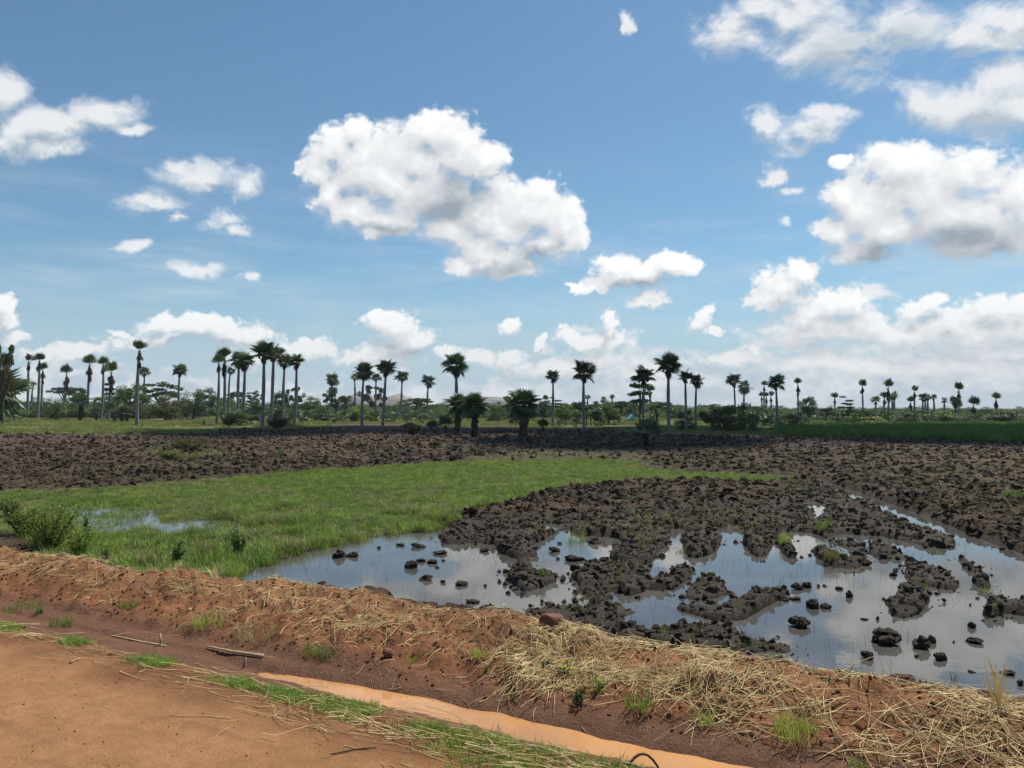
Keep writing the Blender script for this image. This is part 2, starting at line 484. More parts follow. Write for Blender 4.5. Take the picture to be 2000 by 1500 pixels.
def m_bank():
    m, T, out = material('red_bank_soil')
    P = pos(T)
    n0 = T.noise(P, 1.1, 4.0, 0.6); n1 = T.noise(P, 9.0, 6.0, 0.7); n2 = T.noise(P, 48.0, 5.0, 0.7)
    f = T.math('ADD', T.math('MULTIPLY', n0, 0.5), T.math('MULTIPLY', n1, 0.5))
    c = T.mix(T.ramp(f, 0.35, 0.68), (0.140, 0.054, 0.025), (0.275, 0.118, 0.054))
    fl = T.noise(P, 34.0, 3.0, 0.75, dist=2.0)
    dry = attr(T, 'dry')
    c = T.mix(T.math('MULTIPLY', T.ramp(fl, 0.50, 0.62), T.math('MULTIPLY', dry, 0.85)), c, (0.30, 0.205, 0.095))
    w = attr(T, 'wet')    # damp ditch sides and black mud
    c = T.mix(T.math('MULTIPLY', w, 0.75), c, (0.115, 0.056, 0.031))
    k = attr(T, 'mud')
    c = T.mix(k, c, (0.026, 0.020, 0.017))
    h = T.math('ADD', T.math('MULTIPLY', n1, 1.2), T.math('MULTIPLY', n2, 0.6))
    principled(T, out, c, T.mixf(w, 0.95, 0.7), h, 0.035, 1.0, 0.2)
    return m

def m_mud():
    m, T, out = material('black_mud')
    P = pos(T)
    n0 = T.noise(P, 0.8, 4.0, 0.6); n1 = T.noise(P, 7.0, 6.0, 0.7); n2 = T.noise(P, 40.0, 5.0, 0.7)
    f = T.math('ADD', T.math('MULTIPLY', n0, 0.45), T.math('MULTIPLY', n1, 0.55))
    c = T.mix(T.ramp(f, 0.36, 0.66), (0.017, 0.013, 0.011), (0.070, 0.053, 0.041))
    fl = T.noise(P, 30.0, 3.0, 0.75, dist=2.0)
    c = T.mix(T.ramp(fl, 0.57, 0.68, 0.0, 0.8), c, (0.20, 0.15, 0.09))
    h = T.math('ADD', T.math('MULTIPLY', n1, 1.2), T.math('MULTIPLY', n2, 0.6))
    principled(T, out, c, T.ramp(n1, 0.3, 0.7, 0.6, 0.95), h, 0.05, 1.0, 0.14)
    return m

def m_plough():
    m, T, out = material('ploughed_soil')
    P = pos(T)
    n0 = T.noise(T.vec('MULTIPLY', P, (0.6, 1.5, 1.0)), 0.16, 5.0, 0.65); n1 = T.noise(P, 2.6, 6.0, 0.7); n2 = T.noise(P, 16.0, 5.0, 0.7)
    f = T.math('ADD', T.math('MULTIPLY', n0, 0.62), T.math('MULTIPLY', n1, 0.38))
    c = T.mix(T.ramp(f, 0.38, 0.62), (0.018, 0.013, 0.010), (0.070, 0.048, 0.034))
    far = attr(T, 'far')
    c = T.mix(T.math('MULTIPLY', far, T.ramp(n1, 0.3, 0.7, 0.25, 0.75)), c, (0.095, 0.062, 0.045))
    fl = T.noise(P, 9.0, 4.0, 0.75, dist=1.6)
    dry = attr(T, 'dry')
    c = T.mix(T.math('MULTIPLY', T.ramp(fl, 0.50, 0.62), T.mixf(dry, 0.28, 0.85)), c, (0.215, 0.160, 0.100))
    g = attr(T, 'green')
    c = T.mix(T.math('MULTIPLY', g, T.ramp(n2, 0.35, 0.6)), c, (0.075, 0.095, 0.030))
    h = T.math('ADD', T.math('MULTIPLY', n1, 1.0), T.math('MULTIPLY', n2, 0.5))
    principled(T, out, c, 0.95, h, 0.10, 1.0, 0.15)
    return m

def m_meadow():
    m, T, out = material('meadow_ground')
    P = pos(T)
    n0 = T.noise(P, 0.45, 4.0, 0.6); n1 = T.noise(P, 5.0, 6.0, 0.7); n2 = T.noise(P, 30.0, 4.0, 0.7)
    c = T.mix(T.ramp(n1, 0.35, 0.65), (0.045, 0.048, 0.020), (0.095, 0.105, 0.036))
    c = T.mix(T.ramp(n0, 0.5, 0.72, 0.0, 0.7), c, (0.12, 0.11, 0.05))
    principled(T, out, c, 0.95, T.math('ADD', n1, n2), 0.05, 0.8, 0.15)
    return m

def m_grassland():
    m, T, out = material('grassland')
    P = pos(T)
    n0 = T.noise(P, 0.035, 4.0, 0.6); n1 = T.noise(P, 0.6, 6.0, 0.7); n2 = T.noise(P, 4.0, 4.0, 0.7)
    f = T.math('ADD', T.math('MULTIPLY', n0, 0.6), T.math('MULTIPLY', n1, 0.4))
    c = T.mix(T.ramp(f, 0.38, 0.62), (0.070, 0.088, 0.028), (0.150, 0.150, 0.058))
    dry = attr(T, 'dry')
    c = T.mix(T.math('MULTIPLY', dry, T.ramp(n1, 0.35, 0.6)), c, (0.150, 0.110, 0.062))
    principled(T, out, c, 0.95, T.math('ADD', n1, n2), 0.25, 0.8, 0.1)
    return m

def m_water(name, col, rough, ripple, scale):
    m, T, out = material(name)
    P = pos(T)
    n = T.noise(T.vec('MULTIPLY', P, (1.0, 1.6, 1.0)), scale, 3.0, 0.5)
    nn = T.noise(P, 1.3, 3.0, 0.5)
    c = T.mix(T.ramp(nn, 0.35, 0.65), [q * 0.85 for q in col], [q * 1.1 for q in col])
    principled(T, out, c, rough, n, ripple, 0.5, 0.5, 1.333)
    return m

def m_plain(name, c0, c1, scale, rough=0.85, bump_d=0.01, spec=0.2):
    m, T, out = material(name)
    oi = T.node('ShaderNodeObjectInfo')
    P = T.node('ShaderNodeTexCoord').outputs['Object']
    n = T.noise(P, scale, 5.0, 0.65)
    f = T.math('ADD', n, T.math('MULTIPLY', T.math('SUBTRACT', oi.outputs['Random'], 0.5), 0.35))
    principled(T, out, T.mix(T.ramp(f, 0.3, 0.7), c0, c1), rough, n, bump_d, 0.8, spec)
    return m

def m_trunk():
    m, T, out = material('palm_bark')
    P = T.node('ShaderNodeTexCoord').outputs['Object']
    rings = T.noise(T.vec('MULTIPLY', P, (1.0, 1.0, 9.0)), 1.6, 4.0, 0.6)
    n = T.noise(P, 3.0, 5.0, 0.65)
    c = T.mix(T.ramp(T.math('ADD', T.math('MULTIPLY', rings, 0.6), T.math('MULTIPLY', n, 0.4)), 0.35, 0.65), (0.11, 0.108, 0.105), (0.26, 0.255, 0.245))
    principled(T, out, c, 0.9, rings, 0.05, 0.8, 0.2)
    return m

def m_rock():
    m, T, out = material('granite')
    P = pos(T)
    n0 = T.noise(P, 0.012, 6.0, 0.65); n1 = T.noise(P, 0.05, 6.0, 0.7)
    st = T.noise(T.vec('MULTIPLY', P, (1.0, 1.0, 0.25)), 0.03, 5.0, 0.65)
    c = T.mix(T.ramp(n0, 0.38, 0.62), (0.13, 0.12, 0.115), (0.30, 0.27, 0.25))
    c = T.mix(T.ramp(st, 0.5, 0.62, 0.0, 0.7), c, (0.09, 0.085, 0.08))
    c = T.mix(T.ramp(n1, 0.56, 0.64), c, (0.05, 0.065, 0.03))
    principled(T, out, c, 0.95, n1, 6.0, 0.8, 0.1)
    return m

MAT = dict(
    road=m_road(), bank=m_bank(), mud=m_mud(), plough=m_plough(), meadow=m_meadow(), grassland=m_grassland(),
    base=m_soil('earth', (0.06, 0.06, 0.03), (0.12, 0.10, 0.05), 0.05),
    water=m_water('pond_water', (0.070, 0.066, 0.060), 0.012, 0.0012, 5.0),
    ditch=m_water('muddy_ditch_water', (0.41, 0.205, 0.080), 0.03, 0.0014, 7.0),
    clod=m_soil('clod_mud', (0.017, 0.013, 0.011), (0.080, 0.060, 0.046), 9.0, 0.8, 0.03, 0.14, (0.20, 0.15, 0.09), (0.56, 0.68), 34.0),
    dryclod=m_soil('clod_soil', (0.030, 0.023, 0.019), (0.100, 0.074, 0.057), 5.0, 0.95, 0.03, 0.15, (0.20, 0.15, 0.095), (0.60, 0.70), 20.0),
    redclod=m_soil('clod_red', (0.115, 0.045, 0.022), (0.235, 0.100, 0.050), 14.0, 0.95, 0.02, 0.15, (0.3, 0.2, 0.1), (0.68, 0.74), 40.0),
    blade=m_leaf('meadow_blade', (0.105, 0.180, 0.030), (0.290, 0.350, 0.085), 0.4, 0.5, 0.6, 0.25, 0.3, 0.78),
    blade_dry=m_leaf('dry_blade', (0.19, 0.15, 0.07), (0.33, 0.27, 0.13), 0.2, 0.6, 2.0),
    blade_olive=m_leaf('olive_blade', (0.085, 0.098, 0.028), (0.19, 0.185, 0.065), 0.3, 0.55, 0.2),
    blade_dark=m_leaf('reed_blade', (0.055, 0.115, 0.027), (0.132, 0.216, 0.053), 0.3, 0.5, 0.3),
    straw=m_leaf('straw', (0.34, 0.235, 0.095), (0.80, 0.63, 0.31), 0.08, 0.55, 7.0, 0.3, 0.28, 0.66),
    weed=m_leaf('weed_leaf', (0.043, 0.087, 0.026), (0.123, 0.174, 0.052), 0.3, 0.5, 2.0),
    palm=m_leaf('palm_leaf', (0.026, 0.055, 0.017), (0.087, 0.131, 0.043), 0.18, 0.40, 0.5, 0.4),
    palm_pale=m_leaf('palm_leaf_pale', (0.050, 0.083, 0.043), (0.119, 0.156, 0.083), 0.2, 0.40, 0.7, 0.4),
    skirt=m_leaf('dead_palm_leaf', (0.030, 0.022, 0.016), (0.085, 0.060, 0.038), 0.1, 0.8, 0.8, 0.1),
    fruit=m_plain('palm_fruit', (0.02, 0.016, 0.012), (0.05, 0.04, 0.025), 6.0),
    bark=m_trunk(), wood=m_plain('tree_bark', (0.05, 0.04, 0.032), (0.12, 0.10, 0.08), 6.0),
    leaf_dark=m_leaf('tree_leaf_dark', (0.020, 0.043, 0.014), (0.072, 0.109, 0.035), 0.2, 0.5, 0.35),
    leaf_mid=m_leaf('tree_leaf_mid', (0.043, 0.081, 0.020), (0.123, 0.174, 0.049), 0.25, 0.5, 0.35),
    leaf_lime=m_leaf('tree_leaf_lime', (0.069, 0.112, 0.022), (0.188, 0.225, 0.056), 0.3, 0.5, 0.35),
    leaf_brown=m_leaf('tree_leaf_brown', (0.037, 0.043, 0.018), (0.106, 0.100, 0.045), 0.25, 0.6, 0.35),
    rock=m_rock(), stone=m_plain('red_stone', (0.12, 0.055, 0.033), (0.25, 0.125, 0.08), 9.0, 0.9, 0.01),
    stone_pale=m_plain('pale_stone', (0.24, 0.17, 0.12), (0.42, 0.33, 0.25), 12.0, 0.9, 0.01),
    stick=m_plain('bare_stick', (0.22, 0.15, 0.09), (0.46, 0.35, 0.23), 20.0, 0.8, 0.004),
    root=m_plain('dark_root', (0.035, 0.025, 0.018), (0.08, 0.055, 0.04), 20.0, 0.8, 0.004),
    husk=m_plain('pale_husk', (0.45, 0.36, 0.14), (0.75, 0.66, 0.32), 14.0, 0.6, 0.004),
    wall=m_plain('plaster', (0.35, 0.28, 0.2), (0.5, 0.42, 0.32), 2.0), iron=m_plain('iron_sheet', (0.55, 0.57, 0.58), (0.75, 0.76, 0.77), 1.5, 0.45, 0.002, 0.5),
    blue=m_plain('blue_sheet', (0.12, 0.42, 0.50), (0.22, 0.58, 0.66), 1.5, 0.5, 0.002), door=m_plain('dark_opening', (0.03, 0.025, 0.02), (0.06, 0.05, 0.04), 3.0),
)

# ------------------------------------------------------------------ lie of the land
DV = np.array([0.886, -0.464]); NV = np.array([0.464, 0.886])   # along the road, across it
def strip(x, y): return x * DV[0] + y * DV[1], x * NV[0] + y * NV[1]
def unstrip(s, t): return s * DV[0] + t * NV[0], s * DV[1] + t * NV[1]

ANCH = []      # (x, y, z) of things standing beyond the field, they carry the gentle rises of the land
def far_height(x, y):
    A = np.array(ANCH); num = np.zeros(np.shape(x)) ; den = np.zeros(np.shape(x))
    for ax, ay, az in A:
        w = np.exp(-((x - ax) ** 2 + (y - ay) ** 2) / (2 * 16.0 ** 2))
        num += w * az; den += w
    plain = 0.10 + 0.9 * sstep(130, 330, np.hypot(x, y))
    eps = 0.02
    return (num + eps * plain) / (den + eps)

GRES = 0.06; GX0, GX1, GY0, GY1 = -22.0, 30.0, 4.5, 48.0
GNX, GNY = int((GX1 - GX0) / GRES), int((GY1 - GY0) / GRES)
_gx, _gy = np.meshgrid(GX0 + (np.arange(GNX) + 0.5) * GRES, GY0 + (np.arange(GNY) + 0.5) * GRES)
_wx = 0.30 * (fbm(_gx * 1.1, _gy * 1.1, 4, 11) - 0.5) * 2; _wy = 0.45 * (fbm(_gx * 1.1, _gy * 1.1, 4, 23) - 0.5) * 2

def raster(polys, z=0.0, blur=2, warp=0.6):
    m = np.zeros((GNY, GNX), np.float32)
    for p in polys:
        w = np.array([ground(q[0], q[1], z)[:2] for q in p])
        x0, x1 = w[:, 0].min() - 0.8, w[:, 0].max() + 0.8; y0, y1 = w[:, 1].min() - 0.8, w[:, 1].max() + 0.8
        i0, i1 = max(0, int((x0 - GX0) / GRES)), min(GNX, int((x1 - GX0) / GRES) + 1)
        j0, j1 = max(0, int((y0 - GY0) / GRES)), min(GNY, int((y1 - GY0) / GRES) + 1)
        if i1 <= i0 or j1 <= j0: continue
        sl = (slice(j0, j1), slice(i0, i1))
        k = np.clip(_gy[sl] / 22.0, 0.25, 1.0) * warp
        ins = pip(_gx[sl] + _wx[sl] * k, _gy[sl] + _wy[sl] * k, w)
        m[sl] = np.maximum(m[sl], ins)
    for _ in range(2):
        for ax in (0, 1):
            c = np.cumsum(np.pad(m, [(blur + 1, blur) if a == ax else (0, 0) for a in (0, 1)], mode='edge'), axis=ax)
            n = m.shape[ax]; w = 2 * blur + 1
            m = (np.take(c, np.arange(w, n + w), axis=ax) - np.take(c, np.arange(0, n), axis=ax)) / w
    return m

def gsample(m, x, y):
    fx = np.clip((x - GX0) / GRES - 0.5, 0, GNX - 1.001); fy = np.clip((y - GY0) / GRES - 0.5, 0, GNY - 1.001)
    i, j = fx.astype(int), fy.astype(int); a, b = fx - i, fy - j
    v = (m[j, i] * (1 - a) + m[j, i + 1] * a) * (1 - b) + (m[j + 1, i] * (1 - a) + m[j + 1, i + 1] * a) * b
    ins = (x > GX0) & (x < GX1) & (y > GY0) & (y < GY1)
    return np.where(ins, v, 0.0)

P_MEADOW = [[(-260,985),(0,968),(200,958),(400,943),(600,924),(800,911),(900,906),(1000,903),(1120,900),(1235,903),(1262,918),(1400,927),(1520,932),(1552,939),
             (1530,946),(1400,943),(1250,941),(1130,950),(1060,968),(960,992),(890,1012),(868,1034),(760,1040),(690,1056),(610,1068),(560,1092),(490,1110),(440,1135),(330,1150),(150,1130),(80,1085),(0,1050),(-260,1040)]]
P_FLOOD = [[(440,1128),(490,1106),(560,1086),(610,1064),(690,1052),(760,1036),(868,1028),(1150,1010),(1500,985),(1600,936),(1640,950),(1800,1005),(1900,1050),(2010,1085),(2400,1240),(2700,1500),(1900,1480),(1400,1330),(900,1230),(600,1180)]]
P_PUDDLE = [[(120,992),(200,986),(290,992),(310,1016),(300,1030),(250,1036),(205,1052),(180,1040),(140,1022)],[(300,1024),(380,1014),(470,1022),(500,1036),(420,1050),(320,1048)],[(500,1060),(560,1048),(600,1056),(560,1072)]]
P_STRIP = [[(840,910),(1000,885),(1120,868),(1190,858),(1250,880),(1280,915),(1240,912),(1000,906)],[(1950,965),(2010,960),(2010,985),(1960,980)]]
P_MUD = [
 [(881,1009),(950,991),(1070,964),(1130,943),(1190,937),(1280,937),(1400,943),(1544,946),(1592,936),(1646,960),(1700,982),(1760,1015),(1817,1033),(1868,1054),(1844,1066),(1805,1064),(1733,1044),(1673,1040),(1634,1046),(1610,1046),(1589,1036),(1529,1036),(1511,1050),(1470,1034),(1448,1027),(1430,1020),(1412,1030),(1390,1020),(1358,1042),(1328,1026),(1310,1032),(1307,1060),(1268,1046),(1220,1060),(1202,1045),(1181,1043),(1130,1042),(1106,1030),(1070,1046),(1055,1054),(1031,1066),(1055,1074),(1052,1083),(1004,1087),(975,1075),(962,1057),(920,1057),(869,1060),(854,1046)],
 [(1187,1078),(1220,1058),(1268,1046),(1310,1040),(1308,1054),(1292,1072),(1265,1099),(1232,1098),(1193,1090)],
 [(1323,1048),(1350,1040),(1400,1030),(1412,1050),(1400,1075),(1370,1084),(1349,1087),(1332,1070)],
 [(1446,1030),(1510,1050),(1511,1072),(1487,1092),(1472,1081),(1450,1056)],[(1514,1055),(1545,1050),(1562,1078),(1556,1090),(1536,1086)],
 [(1586,1072),(1600,1054),(1640,1046),(1690,1062),(1694,1088),(1676,1106),(1630,1104),(1600,1088)],
 [(1697,1054),(1760,1078),(1832,1102),(1880,1138),(1862,1150),(1820,1141),(1784,1135),(1760,1123),(1766,1092),(1700,1084)],
 [(1755,1136),(1799,1134),(1823,1165),(1817,1183),(1775,1207),(1735,1196),(1730,1174),(1745,1160)],
 [(1862,1090),(1890,1086),(1919,1106),(1912,1120),(1880,1108)],[(1892,1124),(1922,1120),(1943,1140),(1930,1154),(1905,1140)],[(1907,1071),(1925,1068),(1938,1082),(1912,1088)],
 [(1920,1170),(1950,1156),(1976,1172),(1972,1192),(1945,1206),(1918,1196)],[(1976,1176),(2020,1168),(2030,1196),(1985,1198)],[(1973,1102),(2010,1106),(2040,1122),(2000,1122)],
 [(1400,1180),(1460,1150),(1517,1138),(1546,1152),(1520,1166),(1460,1204),(1400,1208),(1320,1186),(1310,1174),(1360,1176)],
 [(980,1125),(1010,1093),(1034,1090),(1050,1115),(1083,1115),(1088,1130),(1050,1145),(1030,1156),(1000,1136)],
 [(1112,1116),(1150,1102),(1190,1106),(1250,1100),(1270,1130),(1262,1150),(1230,1162),(1205,1150),(1160,1150),(1125,1140)],
 [(1268,1138),(1290,1122),(1330,1102),(1361,1112),(1340,1130),(1300,1147),(1275,1147)],
 [(1330,1144),(1370,1122),(1400,1115),(1424,1130),(1429,1152),(1400,1164),(1372,1168),(1335,1164)],
 [(1031,1189),(1076,1170),(1112,1177),(1112,1146),(1160,1137),(1187,1152),(1187,1180),(1244,1183),(1252,1190),(1210,1200),(1226,1213),(1274,1219),(1328,1210),(1400,1218),(1466,1242),(1562,1257),(1546,1275),(1505,1266),(1454,1275),(1440,1300),(1380,1290),(1300,1262),(1200,1245),(1090,1230),(1040,1208)],
 [(1625,1300),(1640,1296),(1660,1318),(1700,1325),(1708,1342),(1670,1350),(1630,1330)],
 [(-60,1030),(30,1024),(80,1046),(105,1078),(-60,1080)],
]
P_HOLES = [[(908,1020),(947,1022),(944,1034),(915,1034)],[(983,1042),(1010,1028),(1028,1030),(1020,1042),(990,1047)],[(1217,1024),(1250,1022),(1248,1038),(1225,1040)],
 [(1580,990),(1606,988),(1612,1000),(1590,1014)],[(1508,986),(1530,980),(1526,1000),(1508,1004)],[(1661,991),(1685,993),(1685,1003),(1668,1003)],
 [(1308,984),(1322,970),(1330,972),(1320,988)],[(1370,980),(1392,976),(1394,986),(1374,994)],[(1256,998),(1277,996),(1277,1006),(1258,1006)],[(1630,1046),(1672,1042),(1674,1056),(1650,1058)]]
P_CHAN = [[(1592,940),(1612,944),(1670,963),(1739,990),(1805,1017),(1856,1030),(1910,1058),(1964,1078),(2010,1092),(2060,1110),(2060,1150),(2000,1128),(1910,1086),(1868,1053),(1817,1032),(1760,1014),(1700,981),(1646,960)]]
P_DRY = [[(1610,900),(1760,885),(2300,890),(2300,965),(1980,968),(1800,950),(1690,930)],[(420,880),(700,900),(760,885),(500,862)],[(0,868),(330,862),(340,885),(0,900)]]

G_MEADOW = raster(P_MEADOW, 0.03, 4, 1.5); G_FLOOD = raster(P_FLOOD, 0.0, 3, 0.4); G_PUD = raster(P_PUDDLE, 0.0, 2)
G_MUD = raster(P_MUD, 0.05, 1, 0.32); G_HOLE = raster(P_HOLES, 0.0, 1, 0.3); G_CHAN = raster(P_CHAN, 0.0, 2, 0.4)
G_STRIP = raster(P_STRIP, 0.1, 6); G_DRY = raster(P_DRY, 0.1, 8)

def project(x, y, z):
    c, s = math.cos(PITCH), math.sin(PITCH)
    fwd = y * c + (z - CAM_Z) * s; up = -y * s + (z - CAM_Z) * c
    fwd = np.maximum(fwd, 0.1)
    return 1000 + FPX * x / fwd, 750 - FPX * up / fwd

EDGE_X = [-900, 0, 200, 400, 450, 520, 620, 660, 760, 800, 900, 1000, 1150, 1300, 1550, 1750, 2000, 2900]
EDGE_Y = [850, 849, 850, 848, 838, 840, 838, 829, 828, 832, 836, 832, 842, 850, 853, 858, 866, 890]
CREST = np.array([(-14, 6.2), (-8.5, 6.25), (-7.2, 6.6), (-5.3, 6.70), (-3.5, 6.6), (-1.5, 6.42), (0.5, 6.36), (2, 6.36), (8, 6.4)])

def land(x, y, detail=True):
    """height and the kinds of ground at x, y"""
    x = np.asarray(x, float); y = np.asarray(y, float)
    s, t = strip(x, y)
    tw = t + 0.10 * (fbm(s * 0.9, t * 0.9, 3, 3) - 0.5) * 2 + 0.075 * (fbm(s * 4.5, t * 4.5, 3, 4) - 0.5)
    # road, ditch and bank by their cross section
    cr = np.interp(s, CREST[:, 0], CREST[:, 1]) - 6.5
    wb = sstep(5.4, 6.4, t)
    tt = tw - cr * wb
    prof = np.interp(tt, [-60, 3.6, 4.35, 4.7, 4.91, 5.06, 5.15, 5.31, 5.65, 6.15, 6.5, 6.85, 7.3, 7.8, 9.0],
                     [0.45, 0.46, 0.455, 0.425, 0.370, 0.270, 0.270, 0.370, 0.45, 0.59, 0.64, 0.56, 0.04, -0.12, -0.14])
    lift = 0.105 * (1 - sstep(-6.2, -3.7, s)) + 0.02 * (fbm(s * 2.2, t * 2.2, 3, 5) - 0.5)
    prof = np.where((tt > 4.6) & (tt < 5.6), np.minimum(prof + lift * sstep(0.30, 0.10, np.abs(tt - 5.1)), np.maximum(prof, 0.40)), prof)
    bankm = sstep(5.25, 5.6, tt) * (1 - sstep(6.9, 7.3, tt))
    if detail:
        prof = prof + bankm * (0.16 * (fbm(s * 1.7, t * 1.7, 3, 7) - 0.5) + 0.075 * lumpy(x * 5.5, y * 5.5, 31) * fbm(x * 2, y * 2, 2, 6) * 2 + 0.05 * (fbm(x * 9, y * 9, 3, 8) - 0.5))
        prof = prof + (1 - sstep(4.3, 4.7, tt)) * (0.030 * (fbm(s * 0.35, t * 2.4, 4, 9) - 0.5) + 0.018 * (fbm(x * 2.5, y * 2.5, 3, 12) - 0.5) + 0.006 * (fbm(x * 14, y * 14, 2, 10) - 0.5))
    # the field
    me, fl, pu = gsample(G_MEADOW, x, y), gsample(G_FLOOD, x, y), gsample(G_PUD, x, y)
    mu, ho, ch = gsample(G_MUD, x, y), gsample(G_HOLE, x, y), gsample(G_CHAN, x, y)
    stp, dr = gsample(G_STRIP, x, y), gsample(G_DRY, x, y)
    dist = np.hypot(x, y)
    fh = np.where(dist > 46, far_height(x, y), 0.10) if len(ANCH) else 0.10
    ramp = sstep(46, 70, dist)
    base = 0.10 * (1 - ramp) + fh * ramp
    px, py = project(x, y, base)
    eb = np.interp(px, EDGE_X, EDGE_Y) + 5.0 * (fbm(x * 0.22, y * 0.22, 4, 40) - 0.5)
    grass = sstep(1.2, -1.2, py - eb) * (y > 30)
    plough = 1 - grass
    cl = lumpy(x * 3.1 + 0.4 * fbm(x * 2, y * 2, 2, 60), y * 3.1, 61); cl2 = lumpy(x * 7.1, y * 7.1, 71); fb = fbm(x * 0.9, y * 0.9, 4, 81)
    rough = (0.075 * cl + 0.04 * cl2 + 0.14 * (fb - 0.4)) if detail else 0.06
    row = 0.05 * np.sin((x * 0.62 + y * 0.78) * 4.2 + 4.0 * fbm(x * 0.3, y * 0.3, 2, 90))
    zf = base + plough * (rough * 1.15 + row * 0.6) * (1 - 0.35 * stp)
    zmead = 0.055 + 0.09 * (fbm(x * 0.8, y * 0.8, 3, 91) - 0.5) - 0.15 * pu - 0.05 * sstep(16, 13, y)
    zf = zf * (1 - me) + zmead * me
    bed = -0.12
    big = lumpy(x * 1.5 + 0.5 * fbm(x * 1.7, y * 1.7, 2, 62), y * 1.9, 63)
    mu2 = sstep(0.40, 0.88, mu); pool = 0.27 + 0.20 * sstep(13, 19, y)
    mudz = bed + mu2 * (0.104 + 0.070 * big * (0.4 + fb) + 0.040 * cl + 0.035 * cl2 + pool * (fbm(x * 1.1, y * 0.75, 4, 82) - 0.45) if detail else 0.17) - 0.18 * ho
    f2 = np.clip(fl, 0, 1) * (1 - 0.95 * me)
    zf = zf * (1 - f2) + mudz * f2
    zf = zf - 0.30 * ch * (1 - sstep(0.10, 0.16, zf) * 0)
    # left black heap beside the road
    hp = ground(10, 1052, 0.3)
    zf = zf + 0.34 * np.exp(-(((x - hp[0] + 0.9) / 1.5) ** 2 + ((y - hp[1]) / 0.55) ** 2)) * (1 + 0.3 * (cl - 0.5))
    # weedy rise in the ploughed field and low heaps along its edge
    for (cx, cy, rx, ry, h) in HEAPS:
        zf = zf + h * np.exp(-(((x - cx) / rx) ** 2 + ((y - cy) / ry) ** 2)) * (0.8 + 0.4 * fb)
    k = sstep(6.95, 7.5, tt)
    z = np.where(tt < 6.5, prof, prof * (1 - k) + np.where(k > 0, np.maximum(zf, -0.5), 0) * k)
    return dict(z=z, s=s, t=tt, bank=bankm, meadow=me * k, flood=f2 * k, mud=mu * k, pud=pu, grass=grass * k, strip=stp, dry=dr, dist=dist, chan=ch, py=py, px=px)

HEAPS = []
def heap(x, y, w, h):
    g = ground(x, y, 0.12); d = g[1]
    HEAPS.append((g[0], d, 0.5 * w / FPX * d, 0.42 * w / FPX * d, h / FPX * d)); return g
heap(350, 888, 130, 20); heap(545, 838, 60, 14); heap(345, 842, 16, 9); heap(800, 838, 40, 14); heap(1185, 846, 60, 9)
#@@FAR

# ------------------------------------------------------------------ who stands where (photograph pixels: foot x, foot y, top y, crown width)
def depth_of(base, top, hp=10.5, cap=260.0):
    flat = (CAM_Z - 0.1) * FPX / max(base - HOR, 1.0)
    return min(flat, hp * FPX / max(base - top, 1.0), cap)

